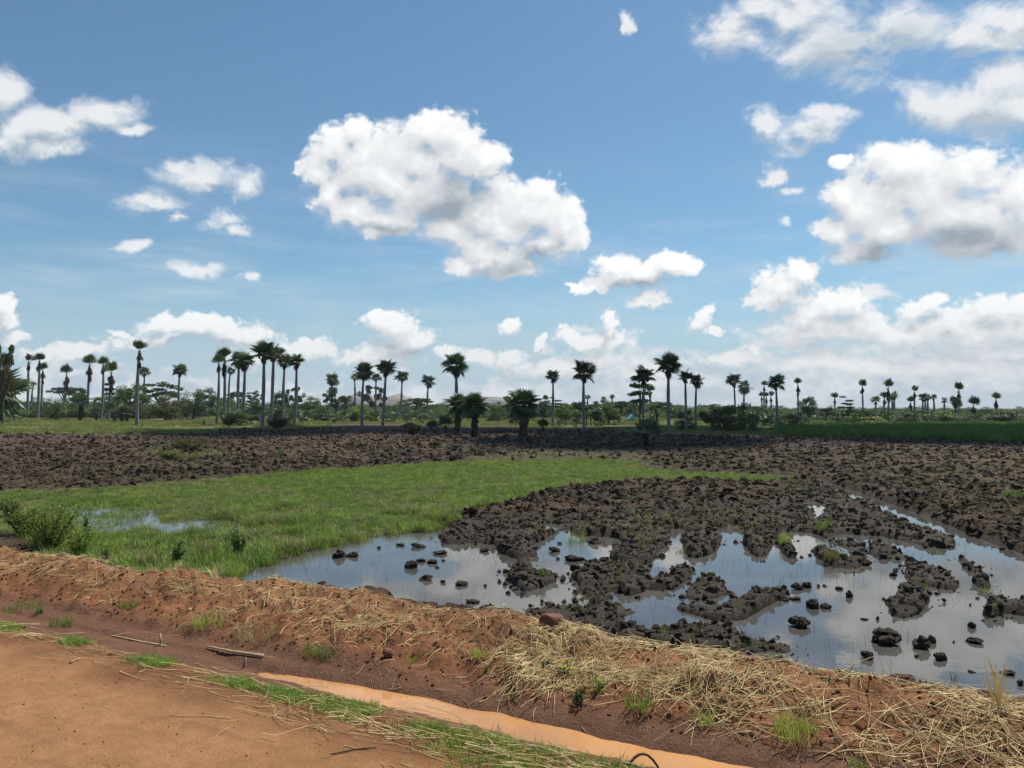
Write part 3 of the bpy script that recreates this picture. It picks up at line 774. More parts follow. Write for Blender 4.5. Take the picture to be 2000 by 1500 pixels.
F, N, Y = 'full', 'narrow', 'young'
PALMS = [
 # foot x, foot y, top y, crown w, kind, crown shift, label
 (54,806,690,14,N,0,'slender palm with small brush crown, leftmost of the tall palms'),
 (73,808,687,15,N,2,'tall slender palm, taller of the close pair right of the leftmost palm'),
 (81,803,707,14,N,1,'shorter slender palm of the close pair right of the leftmost palm'),
 (62,800,745,12,F,2,'low thin palm between the leftmost palm and the close pair'),
 (128,792,711,17,N,1,'lone thin palm rising behind the flat-topped tree on the left'),
 (172,800,692,17,N,2,'slender palm with a tilted brush crown, left of a pair of similar palms'),
 (197,812,696,15,N,3,'slender palm standing just left of a shaggy-necked palm'),
 (211,826,704,20,N,5,'slender palm with shaggy neck and two-lobed crown, near the left bushes'),
 (268,831,663,18,N,2,'very tall palm with ragged dead leaves below its brush crown, tallest on the left'),
 (280,800,717,25,F,1,'short full-crowned palm partly behind the tallest palm on the left'),
 (348,800,711,30,F,2,'lone full-crowned palm rising between dark bushes left of the big cluster'),
 (423,833,692,15,N,3,'narrow-crowned palm at the left end of the big palm cluster'),
 (437,820,679,19,N,0,'tall narrow-crowned palm, second from the left in the big cluster'),
 (449,805,716,20,F,0,'small distant palm seen between trunks of the big cluster'),
 (465,814,686,40,F,1,'bushy-crowned palm, rear one of the middle pair in the big cluster'),
 (473,834,688,42,F,4,'bushy-crowned palm, front one of the middle pair in the big cluster'),
 (512,840,668,52,F,2,'tallest palm of the big cluster, with heavy dark crown and swollen trunk'),
 (529,826,671,44,F,4,'thick-trunked palm leaning its crown right, just right of the tallest clustered palm'),
 (553,829,693,36,F,2,'full-crowned palm with dead leaves, second from the right in the big cluster'),
 (575,834,692,34,F,3,'full-crowned palm at the right end of the big cluster'),
 (647,805,729,30,F,1,'round-crowned palm above a leafy tree, alone right of the big cluster'),
 (692,806,729,20,F,0,'small palm just left of the first full palm before the rocky hill'),
 (707,836,709,44,F,3,'full-crowned palm in front of the left end of the rocky hill'),
 (733,818,729,22,F,1,'small palm between two larger palms in front of the rocky hill'),
 (747,837,702,44,F,6,'tall full-crowned palm in the middle of the rocky hill'),
 (783,812,724,29,F,2,'medium palm in front of the right peak of the rocky hill'),
 (836,806,732,31,F,1,'medium palm alone in the gap between the two rocky hills'),
 (891,850,690,54,F,-1,'tall dark full-crowned palm rising out of two bushy young palms'),
 (893,852,766,56,Y,2,'bushy young palm with thick shaggy trunk, left one of the pair'),
 (927,856,768,58,Y,0,'dark bushy young palm with thick shaggy trunk, right one of the pair'),
 (1022,853,757,74,Y,2,'broad young palm with wide round crown and short thick trunk, standing alone'),
 (1065,806,771,9,N,0,'tiny distant palm right of the broad young palm'),
 (1079,834,723,31,F,1,'slim palm with round crown, between the broad young palm and a taller palm'),
 (1141,843,706,52,F,-1,'tall palm with wide crown standing at the field edge near the picture centre'),
 (1148,808,771,13,F,0,'tiny distant palm touching the trunk of the tall centre palm'),
 (1163,808,783,16,F,0,'low distant palm in the tree line right of the tall centre palm'),
 (1179,808,775,14,F,0,'tiny distant palm, middle of three right of the tall centre palm'),
 (1196,808,770,11,F,0,'tiny distant palm, rightmost of three right of the tall centre palm'),
 (1256,834,717,46,F,2,'dark palm wrapped by a tiered leafy tree'),
 (1271,824,752,11,N,-1,'thin distant palm right beside the tiered leafy tree'),
 (1307,849,691,56,F,0,'tallest palm right of centre, with wide crown and swollen trunk'),
 (1340,841,724,32,F,-1,'left palm of the close pair right of the tallest right-hand palm'),
 (1359,839,730,32,F,2,'right palm of the close pair right of the tallest right-hand palm'),
 (1436,810,730,34,F,-2,'left palm of the pair above dark bushes, the taller one'),
 (1452,812,743,30,F,2,'right palm of the pair above dark bushes, the shorter one'),
 (1493,815,743,9,N,0,'tallest thin distant palm of the four left of the wide-crowned palm'),
 (1488,812,765,8,N,0,'leftmost thin distant palm of the four left of the wide-crowned palm'),
 (1497,812,766,8,N,0,'third thin distant palm of the four left of the wide-crowned palm'),
 (1506,810,763,10,N,0,'rightmost thin distant palm of the four left of the wide-crowned palm'),
 (1517,842,731,37,F,-1,'wide-crowned palm with thick trunk standing in tall grass'),
 (1560,824,737,12,N,-1,'thin palm with knot below its crown, left of the bright round tree'),
 (1631,814,766,10,N,0,'small thin palm alone right of the bright round tree'),
 (1686,824,739,13,N,-1,'thick dark palm with two-forked crown behind the tall grass'),
 (1711,812,774,20,F,0,'small round palm right of the fork-crowned palm'),
 (1736,824,739,15,N,0,'tallest palm of the group right of the small round palm'),
 (1728,820,765,11,N,0,'thin palm, left one in the group right of the small round palm'),
 (1747,820,764,19,F,0,'full palm, right one in the group right of the small round palm'),
 (1743,816,770,14,F,0,'low palm hidden behind the group right of the small round palm'),
 (1786,824,752,11,N,1,'palm with long dark column of leaves, left of a row of small palms'),
 (1781,818,773,11,N,-2,'thin small palm touching the palm with a long column of leaves'),
 (1803,820,768,19,F,0,'leftmost palm in the row of small full palms on the right'),
 (1807,818,769,14,F,1,'second palm in the row of small full palms on the right'),
 (1813,820,770,15,F,0,'third palm in the row of small full palms on the right'),
 (1824,820,770,14,F,0,'rightmost palm in the row of small full palms on the right'),
 (1845,822,776,13,F,0,'small palm alone right of the row of small full palms'),
 (1867,824,775,26,F,0,'drooping palm behind the tall tuft-topped palm on the right'),
 (1873,826,746,14,N,1,'tall tuft-topped palm in front of a drooping palm on the right'),
 (1903,824,774,15,N,-1,'small palm with slightly bent trunk near the right edge'),
 (1946,826,766,12,N,0,'rightmost palm, thin with reddish dead leaves below the tuft'),
]
PALM_AT = []
for (x, b, tp, w, kd, sh, lb) in PALMS:
    d = depth_of(b, tp); a = at(x, b, d)
    a[2] = float(np.clip(a[2], -0.2, 3.2))
    PALM_AT.append((a, d)); ANCH.append(tuple(a))

# trees and bushes: centre x, foot y, top y, width, kind, leaf, label
TREES = [
 (128,803,758,52,'flat','leaf_dark','flat-topped spreading tree under a thin palm on the left'),
 (5,812,678,40,'airy','leaf_brown','pale feathery tree at the left picture edge behind the near palm'),
 (158,806,768,26,'round','leaf_dark','small dark tree right of the flat-topped tree'),
 (110,828,789,24,'bush','leaf_dark','dark round bush in the green scrub, below the flat-topped tree'),
 (212,812,748,26,'tier','leaf_dark','dark narrow tree behind the shaggy-necked palm'),
 (228,822,770,36,'fan','leaf_mid','leafy bush with fan leaves right of the shaggy-necked palm'),
 (256,824,754,58,'round','leaf_lime','yellow-green round tree behind the tallest left palm'),
 (275,826,788,34,'bush','leaf_dark','dark bush at the foot of the tallest left palm'),
 (312,812,751,64,'flat','leaf_dark','broad dark spreading tree right of the tallest left palm'),
 (330,826,774,54,'bush','leaf_brown','brownish round bush below the broad dark spreading tree'),
 (376,824,764,46,'bush','leaf_dark','large dark bush left of the big palm cluster'),
 (410,812,763,42,'round','leaf_mid','green round tree directly left of the big palm cluster'),
 (463,806,767,30,'flat','leaf_dark','small flat-topped tree seen between trunks of the big cluster'),
 (442,815,775,30,'round','leaf_mid','green tree behind the left trunks of the big cluster'),
 (498,808,767,24,'flat','leaf_dark','small dark flat-topped tree left of the tallest clustered palm'),
 (502,826,782,40,'fan','leaf_mid','fan-leaved bush between the trunks in the middle of the cluster'),
 (546,818,764,36,'round','leaf_dark','dark round tree behind the right half of the big cluster'),
 (545,830,786,28,'fan','leaf_mid','fan-leaved bush low between the right trunks of the cluster'),
 (576,818,759,30,'airy','leaf_dark','leafy upright tree behind the rightmost clustered palm'),
 (567,828,790,26,'bush','leaf_dark','dark low bush at the foot of the right clustered palms'),
 (605,818,778,40,'round','leaf_mid','rounded green tree just right of the big cluster'),
 (635,824,792,34,'bush','leaf_dark','low dark bush under the palm right of the big cluster'),
 (655,820,760,42,'airy','leaf_dark','large-leaved tree under the lone palm right of the big cluster'),
 (678,814,783,34,'round','leaf_mid','small green tree at the left foot of the rocky hill'),
 (725,812,756,44,'airy','leaf_dark','dark tree whose airy top stands before the rocky hill'),
 (703,824,793,44,'bush','leaf_lime','yellow-green bush at the foot of the first hill palm'),
 (760,818,790,40,'bush','leaf_mid','green bush between the tall hill palm and the medium palm'),
 (814,818,779,50,'flat','leaf_dark','dark spreading tree at the right foot of the rocky hill'),
 (845,822,798,36,'bush','leaf_mid','low green bush in front of the white-roofed house'),
 (868,830,803,30,'bush','leaf_lime','pale green bush left of the paired young palms'),
 (970,824,788,30,'bush','leaf_mid','green bush right of the paired young palms'),
 (992,820,774,30,'airy','leaf_mid','light leafy tree just left of the broad young palm'),
 (955,815,790,36,'round','leaf_dark','dark tree between the paired young palms and the broad one'),
 (1060,822,782,34,'round','leaf_dark','dark rounded tree right of the broad young palm'),
 (1085,818,781,32,'tier','leaf_dark','dark tree behind the slim round-crowned palm'),
 (1105,830,792,40,'round','leaf_mid','fresh green tree left of the tall centre palm'),
 (1128,828,784,54,'round','leaf_dark','broad dark tree behind the tall centre palm'),
 (1158,832,794,30,'fan','leaf_mid','fan-leaved bush right of the tall centre palm'),
 (1188,830,788,34,'round','leaf_mid','small round tree under the three tiny distant palms'),
 (1209,826,786,46,'flat','leaf_dark','dark spreading tree left of the blue-white roof'),
 (1228,816,784,40,'flat','leaf_mid','lighter feathery tree behind the blue-white roof'),
 (1250,826,735,46,'tier','leaf_dark','tiered dark leafy tree around the trunk of a palm'),
 (1284,826,786,50,'flat','leaf_dark','dark tree right of the tiered tree'),
 (1318,818,794,24,'round','leaf_dark','small dark rounded tree right of the tallest right-hand palm'),
 (1336,840,800,32,'bush','leaf_dark','dark bush at the foot of the close palm pair'),
 (1372,822,797,44,'bush','leaf_mid','green bush right of the close palm pair'),
 (1403,842,789,56,'bush','leaf_brown','large round brownish bush, left one of the dark pair'),
 (1440,843,786,56,'bush','leaf_dark','large dark bush, right one of the dark pair'),
 (1478,822,792,46,'round','leaf_dark','dark tree behind the four thin distant palms'),
 (1490,832,808,34,'fan','leaf_mid','small fan-leaved bush left of the wide-crowned palm'),
 (1545,836,804,56,'bush','leaf_dark','dark bush below the thin knotted palm'),
 (1581,826,776,34,'round','leaf_mid','bright round tree with dense foliage right of the thin knotted palm'),
 (1612,824,798,34,'flat','leaf_dark','dark tree right of the bright round tree'),
 (1630,832,812,36,'bush','leaf_dark','low dark bush right of the small white buildings'),
 (1655,824,780,30,'tier','leaf_mid','upright tiered tree between two thin palms on the right'),
 (1665,834,806,30,'bush','leaf_mid','low bush under the upright tiered tree'),
 (1712,834,811,56,'bush','leaf_lime','yellow-green bush right of the fork-crowned palm'),
 (1770,828,802,44,'bush','leaf_mid','green bush left of the palm with a column of leaves'),
 (1800,822,800,34,'round','leaf_dark','dark bluish tree under the row of small full palms'),
 (1850,828,804,44,'round','leaf_mid','green round tree under the small lone palm on the right'),
 (1893,830,815,40,'bush','leaf_brown','brown-green bush right of the tuft-topped palm'),
 (1918,822,810,46,'bush','leaf_dark','low dark bush left of the rightmost palm'),
 (1958,828,803,60,'round','leaf_dark','broad rounded dark tree at the right end of the tree line'),
 (1998,838,822,50,'bush','leaf_dark','dark bush at the right picture edge'),
]
TREE_AT = []
for (x, b, tp, w, kd, lf, lb) in TREES:
    d = depth_of(b, tp, 7.5); a = at(x, b, d); a[2] = float(np.clip(a[2], -0.2, 3.4))
    TREE_AT.append((a, d)); ANCH.append(tuple(a))

# ------------------------------------------------------------------ the ground
def build_ground():
    th = np.radians(np.linspace(-50, 50, 700))
    r = [2.0]
    while r[-1] < 4500:
        q = r[-1]
        r.append(q * (1 + (0.0060 if q < 34 else 0.0075 if q < 75 else 0.013 if q < 140 else 0.04)))
    r = np.array(r)
    rr, tt = np.meshgrid(r, th, indexing='ij')
    x, y = (rr * np.sin(tt)).ravel(), (rr * np.cos(tt)).ravel()
    L = land(x, y)
    n, m = len(r), len(th)
    idx = np.arange(n * m).reshape(n, m)
    q = np.stack([idx[:-1, :-1], idx[:-1, 1:], idx[1:, 1:], idx[1:, :-1]], -1).reshape(-1, 4)
    cls = np.zeros(n * m, np.int8)            # 0 ploughed
    cls[L['grass'] > 0.5] = 1
    cls[L['meadow'] > 0.45] = 2
    cls[(L['flood'] > 0.5)] = 3
    cls[L['t'] < 7.05] = 4
    cls[L['t'] < 4.62] = 5
    fc = cls[q[:, 0]]
    V = np.stack([x, y, L['z']], 1)
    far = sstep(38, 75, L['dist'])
    A = dict(edge=sstep(3.9, 4.6, L['t'] + 0.5 * (fbm(x * 2, y * 2, 3, 50) - 0.5)),
             dry=np.clip(L['dry'] + L['bank'] * sstep(5.6, 6.2, L['t']) + sstep(0.4, 0.7, fbm(x * 0.05, y * 0.09, 3, 52)) * L['grass'] * 0.8, 0, 1),
             wet=np.where(L['t'] < 7.3, sstep(0.0, 0.3, L['t'] - 4.55) * (1 - sstep(5.35, 5.75, L['t'])), 0),
             mud=np.where(L['t'] < 7.3, sstep(6.55, 6.85, L['t'] + 0.25 * (fbm(x * 3, y * 3, 3, 51) - 0.5)) * np.clip(L['s'] * 0 + 1, 0, 1), 0),
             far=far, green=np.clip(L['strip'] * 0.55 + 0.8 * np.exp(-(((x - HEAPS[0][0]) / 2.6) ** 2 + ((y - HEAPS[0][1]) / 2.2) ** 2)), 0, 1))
    names = [('ploughed_field', 'plough'), ('grassland', 'grassland'), ('meadow_ground', 'meadow'), ('field_mud', 'mud'), ('earth_bank', 'bank'), ('dirt_road', 'road')]
    labels = ['dark ploughed field of clods beyond the meadow', 'green and olive grassland under the palms', 'wet ground of the green meadow',
              'black mud of the flooded ploughed field', 'red earth bank with a ditch beside the road', 'orange dirt road in the near left corner']
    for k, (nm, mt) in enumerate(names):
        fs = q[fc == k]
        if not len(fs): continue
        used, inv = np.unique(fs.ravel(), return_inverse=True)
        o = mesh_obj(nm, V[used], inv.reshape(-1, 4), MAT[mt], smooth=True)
        for an, av in A.items():
            a = o.data.attributes.new(an, 'FLOAT', 'POINT'); a.data.foreach_set('value', av[used].astype(np.float32))
        tag(o, labels[k], kind='structure')
build_ground()

# the land all round, below the modelled ground
_n = 96
_v = [(0, 0, -0.9)] + [(5200 * math.cos(2 * math.pi * k / _n), 5200 * math.sin(2 * math.pi * k / _n), -0.9) for k in range(_n)]
tag(mesh_obj('ground', _v, [(0, k + 1, (k + 1) % _n + 1) for k in range(_n)], MAT['base']), 'plain earth stretching to the horizon', kind='structure')

# flood water, one level sheet
_pts = [ground(-300, 1000, 0), ground(-150, 962, 0), ground(600, 930, 0), ground(1500, 925, 0), ground(1620, 930, 0), ground(2100, 1040, 0), ground(2900, 1300, 0)]
_far = [(p[0], p[1], 0.0) for p in _pts]
_b0 = unstrip(9.0, 7.0); _b1 = unstrip(-18.0, 6.9)
_poly = _far + [(_b0[0], _b0[1], 0.0), (_b1[0], _b1[1], 0.0)]
tag(mesh_obj('flood_water', _poly, [list(range(len(_poly)))], MAT['water']), 'still shallow water reflecting the sky in the flooded field', kind='structure')
_ss = np.linspace(-6.6, 6.0, 40)
_v = [(*unstrip(s, 4.70), 0.333) for s in _ss] + [(*unstrip(s, 5.50), 0.333) for s in _ss]
tag(mesh_obj('ditch_water', _v, [(k, k + 1, 40 + k + 1, 40 + k) for k in range(39)], MAT['ditch']), 'orange muddy water lying in the roadside ditch', kind='structure')
def ht(x, y):
    return float(land(np.array([x]), np.array([y]))['z'][0])
#@@OBJ

# ------------------------------------------------------------------ rocky hills far behind
def rocky_hill(name, pts, depth, thick, label, seed):
    """pts: skyline (px, py); a granite dome with real depth"""
    xs = np.array([at(p[0], 800, depth)[0] for p in pts]); zs = np.array([at(p[0], p[1], depth)[2] for p in pts])
    nu, nv = 90, 26
    u = np.linspace(xs[0], xs[-1], nu); prof = np.interp(u, xs, zs)
    v = np.linspace(-1, 1, nv)
    U, Vv = np.meshgrid(u, v, indexing='ij')
    H = prof[:, None] * np.sqrt(np.clip(1 - np.abs(Vv) ** 2.2, 0, 1)) - 3.0
    H = H + (fbm(U * 0.03, Vv * thick * 0.03, 5, seed) - 0.5) * 9.0 * (1 - np.abs(Vv)) * np.clip(prof[:, None] / 20, 0, 1)
    Yy = depth + Vv * thick
    V = np.stack([U.ravel(), Yy.ravel(), H.ravel()], 1)
    idx = np.arange(nu * nv).reshape(nu, nv)
    q = np.stack([idx[:-1, :-1], idx[1:, :-1], idx[1:, 1:], idx[:-1, 1:]], -1).reshape(-1, 4)
    tag(mesh_obj(name, V, q, MAT['rock'], smooth=True), label, kind='structure')
rocky_hill('rocky_hill', [(655,806),(675,790),(690,774),(703,765),(720,772),(740,776),(752,770),(765,773),(778,768),(786,766),(797,770),(808,776),(816,785),(824,797),(832,806)], 1300, 120, 'bare grey granite hill with two humps left of centre', 3)
rocky_hill('rocky_hill', [(820,806),(840,792),(860,783),(880,777),(905,772),(930,769),(945,774),(965,773),(990,777),(1010,782),(1040,786),(1070,795),(1110,800),(1150,806)], 1500, 130, 'long low granite hill behind the young palms', 9)
rocky_hill('wooded_hill', [(1720,812),(1780,803),(1860,802),(1930,799),(2000,804),(2150,800),(2300,812)], 900, 140, 'low hazy rise at the right end of the skyline', 14)
rocky_hill('wooded_hill', [(-500,812),(-200,800),(-50,797),(60,800),(200,803),(330,812)], 900, 140, 'low hazy rise at the left end of the skyline', 21)
for _o in bpy.data.objects:
    if _o.name.startswith('wooded_hill'): _o.data.materials[0] = MAT['leaf_dark']

# ------------------------------------------------------------------ fan palms
def frond_mesh(name, mat, petiole=0.42, rad=0.6, segs=22, spread=2.35, droop=0.35, seed=0, link_stem=True):
    rg = np.random.default_rng(seed); S = Soup()
    w = 0.016
    pts = [(0, 0, 0), (petiole * 0.5, 0, 0.02), (petiole, 0, 0.0)]
    for a, b in zip(pts[:-1], pts[1:]):
        S.add([(a[0], -w, a[2]), (a[0], w, a[2]), (b[0], w, b[2]), (b[0], -w, b[2])], [[0, 1, 2, 3]])
    ang = np.linspace(-spread, spread, segs + 1)
    for i in range(segs):
        a0, a1 = ang[i], ang[i + 1]; am = 0.5 * (a0 + a1)
        k = 1.0 - 0.28 * (abs(am) / spread) ** 2
        r1 = rad * k * (0.64 + 0.06 * rg.random()); r2 = rad * k * (0.9 + 0.2 * rg.random())
        fold = 0.05
        def P(a, r, dz=0.0):
            return (petiole + r * math.cos(a), r * math.sin(a), -droop * r * r / rad + 0.10 * abs(math.sin(a)) * r + dz)
        c = P(am, 0.02); l = P(a0 + 0.01, r1); m_ = P(am, r1 * 1.02, fold * rad); rr_ = P(a1 - 0.01, r1)
        tip = P(am + rg.normal(0, 0.04), r2, -0.10 * rad * rg.random())
        tip2 = (tip[0] + 0.004, tip[1] + 0.004, tip[2])
        S.add([c, l, m_, (c[0], c[1], c[2])], [[0, 1, 2, 3]][:0] or np.zeros((0, 4), int))
        S.add([c, l, m_, rr_], [[0, 1, 2, 3]])
        S.add([l, tip, tip2, m_], [[0, 1, 2, 3]]); S.add([m_, tip2, tip, rr_], [[0, 1, 2, 3]])
    V, Q = S.get()
    return mesh_obj(name, V, Q, mat, link=False).data

FROND = [frond_mesh('frond', MAT['palm'], 0.40, 0.62, 20, 2.3, 0.30, k) for k in range(3)]
FROND_UP = [frond_mesh('frond', MAT['palm'], 0.30, 0.80, 13, 0.80 + 0.25 * k, 0.12, 20 + k) for k in range(3)]
FROND_PALE = [frond_mesh('frond', MAT['palm_pale'], 0.45, 0.62, 20, 2.2, 0.18, 30 + k) for k in range(2)]
FROND_DEAD = [frond_mesh('dead_frond', MAT['skirt'], 0.30, 0.42, 12, 1.6, 0.9, 40 + k) for k in range(2)]

def mesh_arrays(me):
    v = np.empty(len(me.vertices) * 3, np.float32); me.vertices.foreach_get('co', v)
    q = np.empty(len(me.loops), np.int32); me.loops.foreach_get('vertex_index', q)
    return v.reshape(-1, 3), q.reshape(-1, 4)
ARR = {}
def arrays(me):
    if me.name not in ARR: ARR[me.name] = mesh_arrays(me)
    return ARR[me.name]

def rotm(e): return np.array(Euler(e).to_matrix())

def frond_set(n, hi, lo, rg, power=0.9):
    out = []
    for i in range(n):
        f = ((i + 0.5) / n) ** power
        e = hi + (lo - hi) * f + rg.normal(0, 6)
        out.append((R(rg.normal(0, 18)), -R(e), (i * 2.39996 + rg.normal(0, 0.2)) % (2 * math.pi)))
    return out

def join_fronds(name, meshes, rots, scales, locs, mat):
    S = Soup()
    for i, e in enumerate(rots):
        v, q = arrays(meshes[i % len(meshes)])
        S.add(v @ rotm(e).T * scales[i] + np.array(locs[i]), q)
    V, Q = S.get()
    return mesh_obj(name, V, Q, mat, link=False).data

def make_skirt(seed):
    rg = np.random.default_rng(seed); rots, sc, lc = [], [], []
    for i in range(16):
        rots.append((R(rg.normal(0, 25)), R(rg.uniform(20, 85)), i * 2.4)); sc.append(rg.uniform(0.7, 1.15)); lc.append((0, 0, rg.uniform(-0.25, 0.35)))
    return join_fronds('dead_leaf_skirt', FROND_DEAD, rots, sc, lc, MAT['skirt'])
SKIRT = [make_skirt(50 + k) for k in range(3)]

def ico(sub=1):
    import bmesh
    bm = bmesh.new(); bmesh.ops.create_icosphere(bm, subdivisions=sub, radius=1.0)
    v = np.array([q.co[:] for q in bm.verts]); f = [[w.index for w in q.verts] for q in bm.faces]; bm.free()
    return v, f
ICO1, ICO1F = ico(1); ICO2, ICO2F = ico(2); ICO3, ICO3F = ico(3)
def make_fruit(seed):
    rg = np.random.default_rng(seed); V = []; Fs = []
    for i in range(9):
        c = np.array([rg.normal(0, 0.16), rg.normal(0, 0.16), rg.uniform(-0.3, 0.1)])
        Fs += [[w + len(V) * 0 + sum(len(a) for a in V) for w in f] for f in ICO1F]
        V.append(ICO1 * rg.uniform(0.07, 0.12) + c)
    return mesh_obj('fruit_cluster', np.concatenate(V), Fs, MAT['fruit'], smooth=True, link=False).data
FRUIT = [make_fruit(70), make_fruit(71)]

def trunk_mesh(h, r0, lean, seed, swell=0.25, rough=0.0, name='trunk', mat='bark', rtop=0.62, rings=16, sides=10):
    rg = np.random.default_rng(seed); V = []; 
    sw = rg.uniform(0.5, 0.68)
    bend = rg.normal(0, 0.010) * h
    for k in range(rings + 1):
        f = k / rings
        r = r0 * ((1 - f) + rtop * f) * (1 + swell * math.exp(-((f - sw) / 0.16) ** 2)) * (1 + 0.35 * math.exp(-f * 22))
        cx = lean[0] * f + bend * math.sin(math.pi * f); cy = lean[1] * f
        for j in range(sides):
            a = 2 * math.pi * j / sides; q = r * (1 + rough * rg.normal())
            V.append((cx + q * math.cos(a), cy + q * math.sin(a), h * f - (0.3 if k == 0 else 0)))
    Q = [[k * sides + j, k * sides + (j + 1) % sides, (k + 1) * sides + (j + 1) % sides, (k + 1) * sides + j] for k in range(rings) for j in range(sides)]
    return mesh_obj(name, V, np.array(Q), MAT[mat], smooth=True, link=False).data

def build_palm(i):
    x, b, tp, w, kd, sh, lb = PALMS[i]; a, d = PALM_AT[i]
    rg = np.random.default_rng(100 + i)
    zg = ht(a[0], a[1]); top = at(x, tp, d)[2]; H = top - zg
    wm = w / FPX * d; lean = (sh / FPX * d, 0.0)
    root = empty('palm_tree', (a[0], a[1], zg - 0.05))
    tag(root, lb, 'palm tree', 'fan palms standing across the field')
    root.rotation_euler = (0, 0, 0)
    big = w >= 26
    if kd == 'full':
        sc = wm / 2 / 0.92; ht_ = H - 0.80 * sc
        n = int(rg.integers(17, 27)) if big else 15
        rots = frond_set(n, 84, rg.uniform(-48, -8), rg); ms = FROND
        r0 = max(0.0225 * H, 0.95 / FPX * d * 2.1)
        inst('trunk', trunk_mesh(ht_, r0, lean, i), root)
        sk = inst('dead_leaf_skirt', SKIRT[i % 3], root, (lean[0], 0, ht_ - 0.18 * sc), (0, 0, rg.uniform(0, 6)), sc * rg.uniform(0.5, 0.75))
        if big:
            for k in range(2):
                aa = rg.uniform(0, 6.28)
                inst('fruit_cluster', FRUIT[k], root, (lean[0] + 0.25 * sc * math.cos(aa), 0.25 * sc * math.sin(aa), ht_ - 0.12 * sc), (0, 0, aa), sc * 0.75)
    elif kd == 'narrow':
        sc = max(1.30 * wm, 0.12 * H); ht_ = H - 1.05 * sc
        n = 8; wa = rg.uniform(-0.5, 0.9); rots = [(R(rg.uniform(0, 180)), e[1], e[2] if q % 3 else wa + rg.normal(0, 0.5)) for q, e in enumerate(frond_set(n, 88, 58, rg, 1.3))]; ms = FROND_UP
        r0 = max(0.0205 * H, 0.85 / FPX * d * 2.1)
        inst('trunk', trunk_mesh(ht_ + 0.15 * sc, r0, lean, i), root)
        inst('dead_leaf_skirt', SKIRT[i % 3], root, (lean[0], 0, ht_ - 0.10 * sc), (0, 0, rg.uniform(0, 6)), (sc * 0.52, sc * 0.52, sc * rg.uniform(0.6, 1.0)))
        if rg.random() < 0.3:
            inst('dead_leaf_skirt', SKIRT[(i + 1) % 3], root, (lean[0] * 0.95, 0, ht_ - 0.75 * sc), (0, 0, rg.uniform(0, 6)), (sc * 0.4, sc * 0.4, sc * 0.7))
    else:
        sc = wm / 2 / 0.95; ht_ = H - 0.88 * sc
        n = 34; rots = frond_set(n, 86, -48, rg, 0.85); ms = FROND
        inst('trunk', trunk_mesh(ht_, 0.30 * wm / 2 * 0.75, lean, i, 0.0, 0.12, 'shaggy_trunk', 'skirt', 0.8), root)
        for k in range(3):
            inst('dead_leaf_skirt', SKIRT[k], root, (lean[0] * k / 3, 0, ht_ * (0.35 + 0.28 * k)), (0, 0, k * 2.0), sc * 0.55)
    c = (lean[0], 0, ht_)
    if big:
        for k, e in enumerate(rots):
            inst('frond', ms[k % len(ms)], root, (c[0], c[1], c[2] + rg.uniform(-0.05, 0.08) * sc), e, sc * rg.uniform(0.72, 1.14))
    else:
        me = join_fronds('crown', ms, rots, [sc * rg.uniform(0.85, 1.12) for _ in rots], [(0, 0, rg.uniform(-0.05, 0.08) * sc) for _ in rots], MAT['palm'])
        inst('crown', me, root, c)
    return root
for i in range(len(PALMS)): build_palm(i)

# near palms without tall trunks
def low_palm(x, b, w, h, label, nfr, trunk_h, pale=True, seed=0, hi=86, lo=8, shag=True, d=None, group=None, name='young_palm'):
    rg = np.random.default_rng(500 + seed)
    if d is None: d = depth_of(b, -9999, 99999)
    a = at(x, b, d); zg = ht(a[0], a[1])
    root = empty(name, (a[0], a[1], zg - 0.03)); tag(root, label, 'palm', group)
    sc = max(w / 2, h - trunk_h) / FPX * d / 0.98; th_ = trunk_h / FPX * d
    if th_ > 0.05:
        inst('trunk', trunk_mesh(th_, 0.16 * sc, (0, 0), seed, 0, 0.15, 'trunk', 'skirt', 0.85, 8, 9), root)
        if shag: inst('dead_leaf_skirt', SKIRT[seed % 3], root, (0, 0, th_ * 0.7), (0, 0, 1.0 * seed), sc * 0.5)
    ms = FROND_PALE if pale else FROND
    for k, e in enumerate(frond_set(nfr, hi, lo, rg, 0.95)):
        inst('frond', ms[k % len(ms)], root, (0, 0, th_ + 0.02), e, sc * rg.uniform(0.8, 1.1))
    return root
low_palm(1262, 873, 62, 62, 'young palm with pale spiky fans on a short dark stump, nearest to the ploughed field', 15, 26, True, 1, 80, -10)
low_palm(-6, 832, 124, 100, 'large dark fan palm cut off by the left picture edge', 30, 48, False, 2, 86, -40)
low_palm(1061, 843, 15, 24, 'small bushy palm seedling right of the broad young palm', 12, 8, False, 3, 86, 20)
low_palm(843, 842, 16, 22, 'small grey-green palm seedling left of the paired young palms', 12, 4, True, 4, 86, 20)
low_palm(870, 842, 16, 30, 'small yellowish palm seedling close by the paired young palms', 10, 8, True, 5, 86, 10)
low_palm(157, 828, 26, 58, 'young palm with dark stump and pale fans in the left scrub, taller one', 14, 34, True, 6, 86, -20)
low_palm(188, 829, 16, 30, 'short young palm with one pale fan right of the taller stump in the left scrub', 8, 16, True, 7, 88, 35)
low_palm(224, 828, 22, 44, 'young palm with dark stump at the left of the grey-leaved trio', 10, 22, True, 8, 86, 10)
low_palm(238, 829, 22, 36, 'young grey-leaved palm in the middle of the trio', 10, 14, True, 9, 86, 10)
low_palm(248, 829, 26, 34, 'young grey-leaved palm at the right of the trio', 12, 16, True, 10, 86, 10)
low_palm(362, 820, 30, 34, 'pale fan palm clump under the large dark bush left of the cluster', 12, 10, True, 11, 86, 10)
low_palm(454, 833, 34, 30, 'leafy fan palm clump at the foot of the second clustered palm', 12, 0, True, 12, 86, 10)
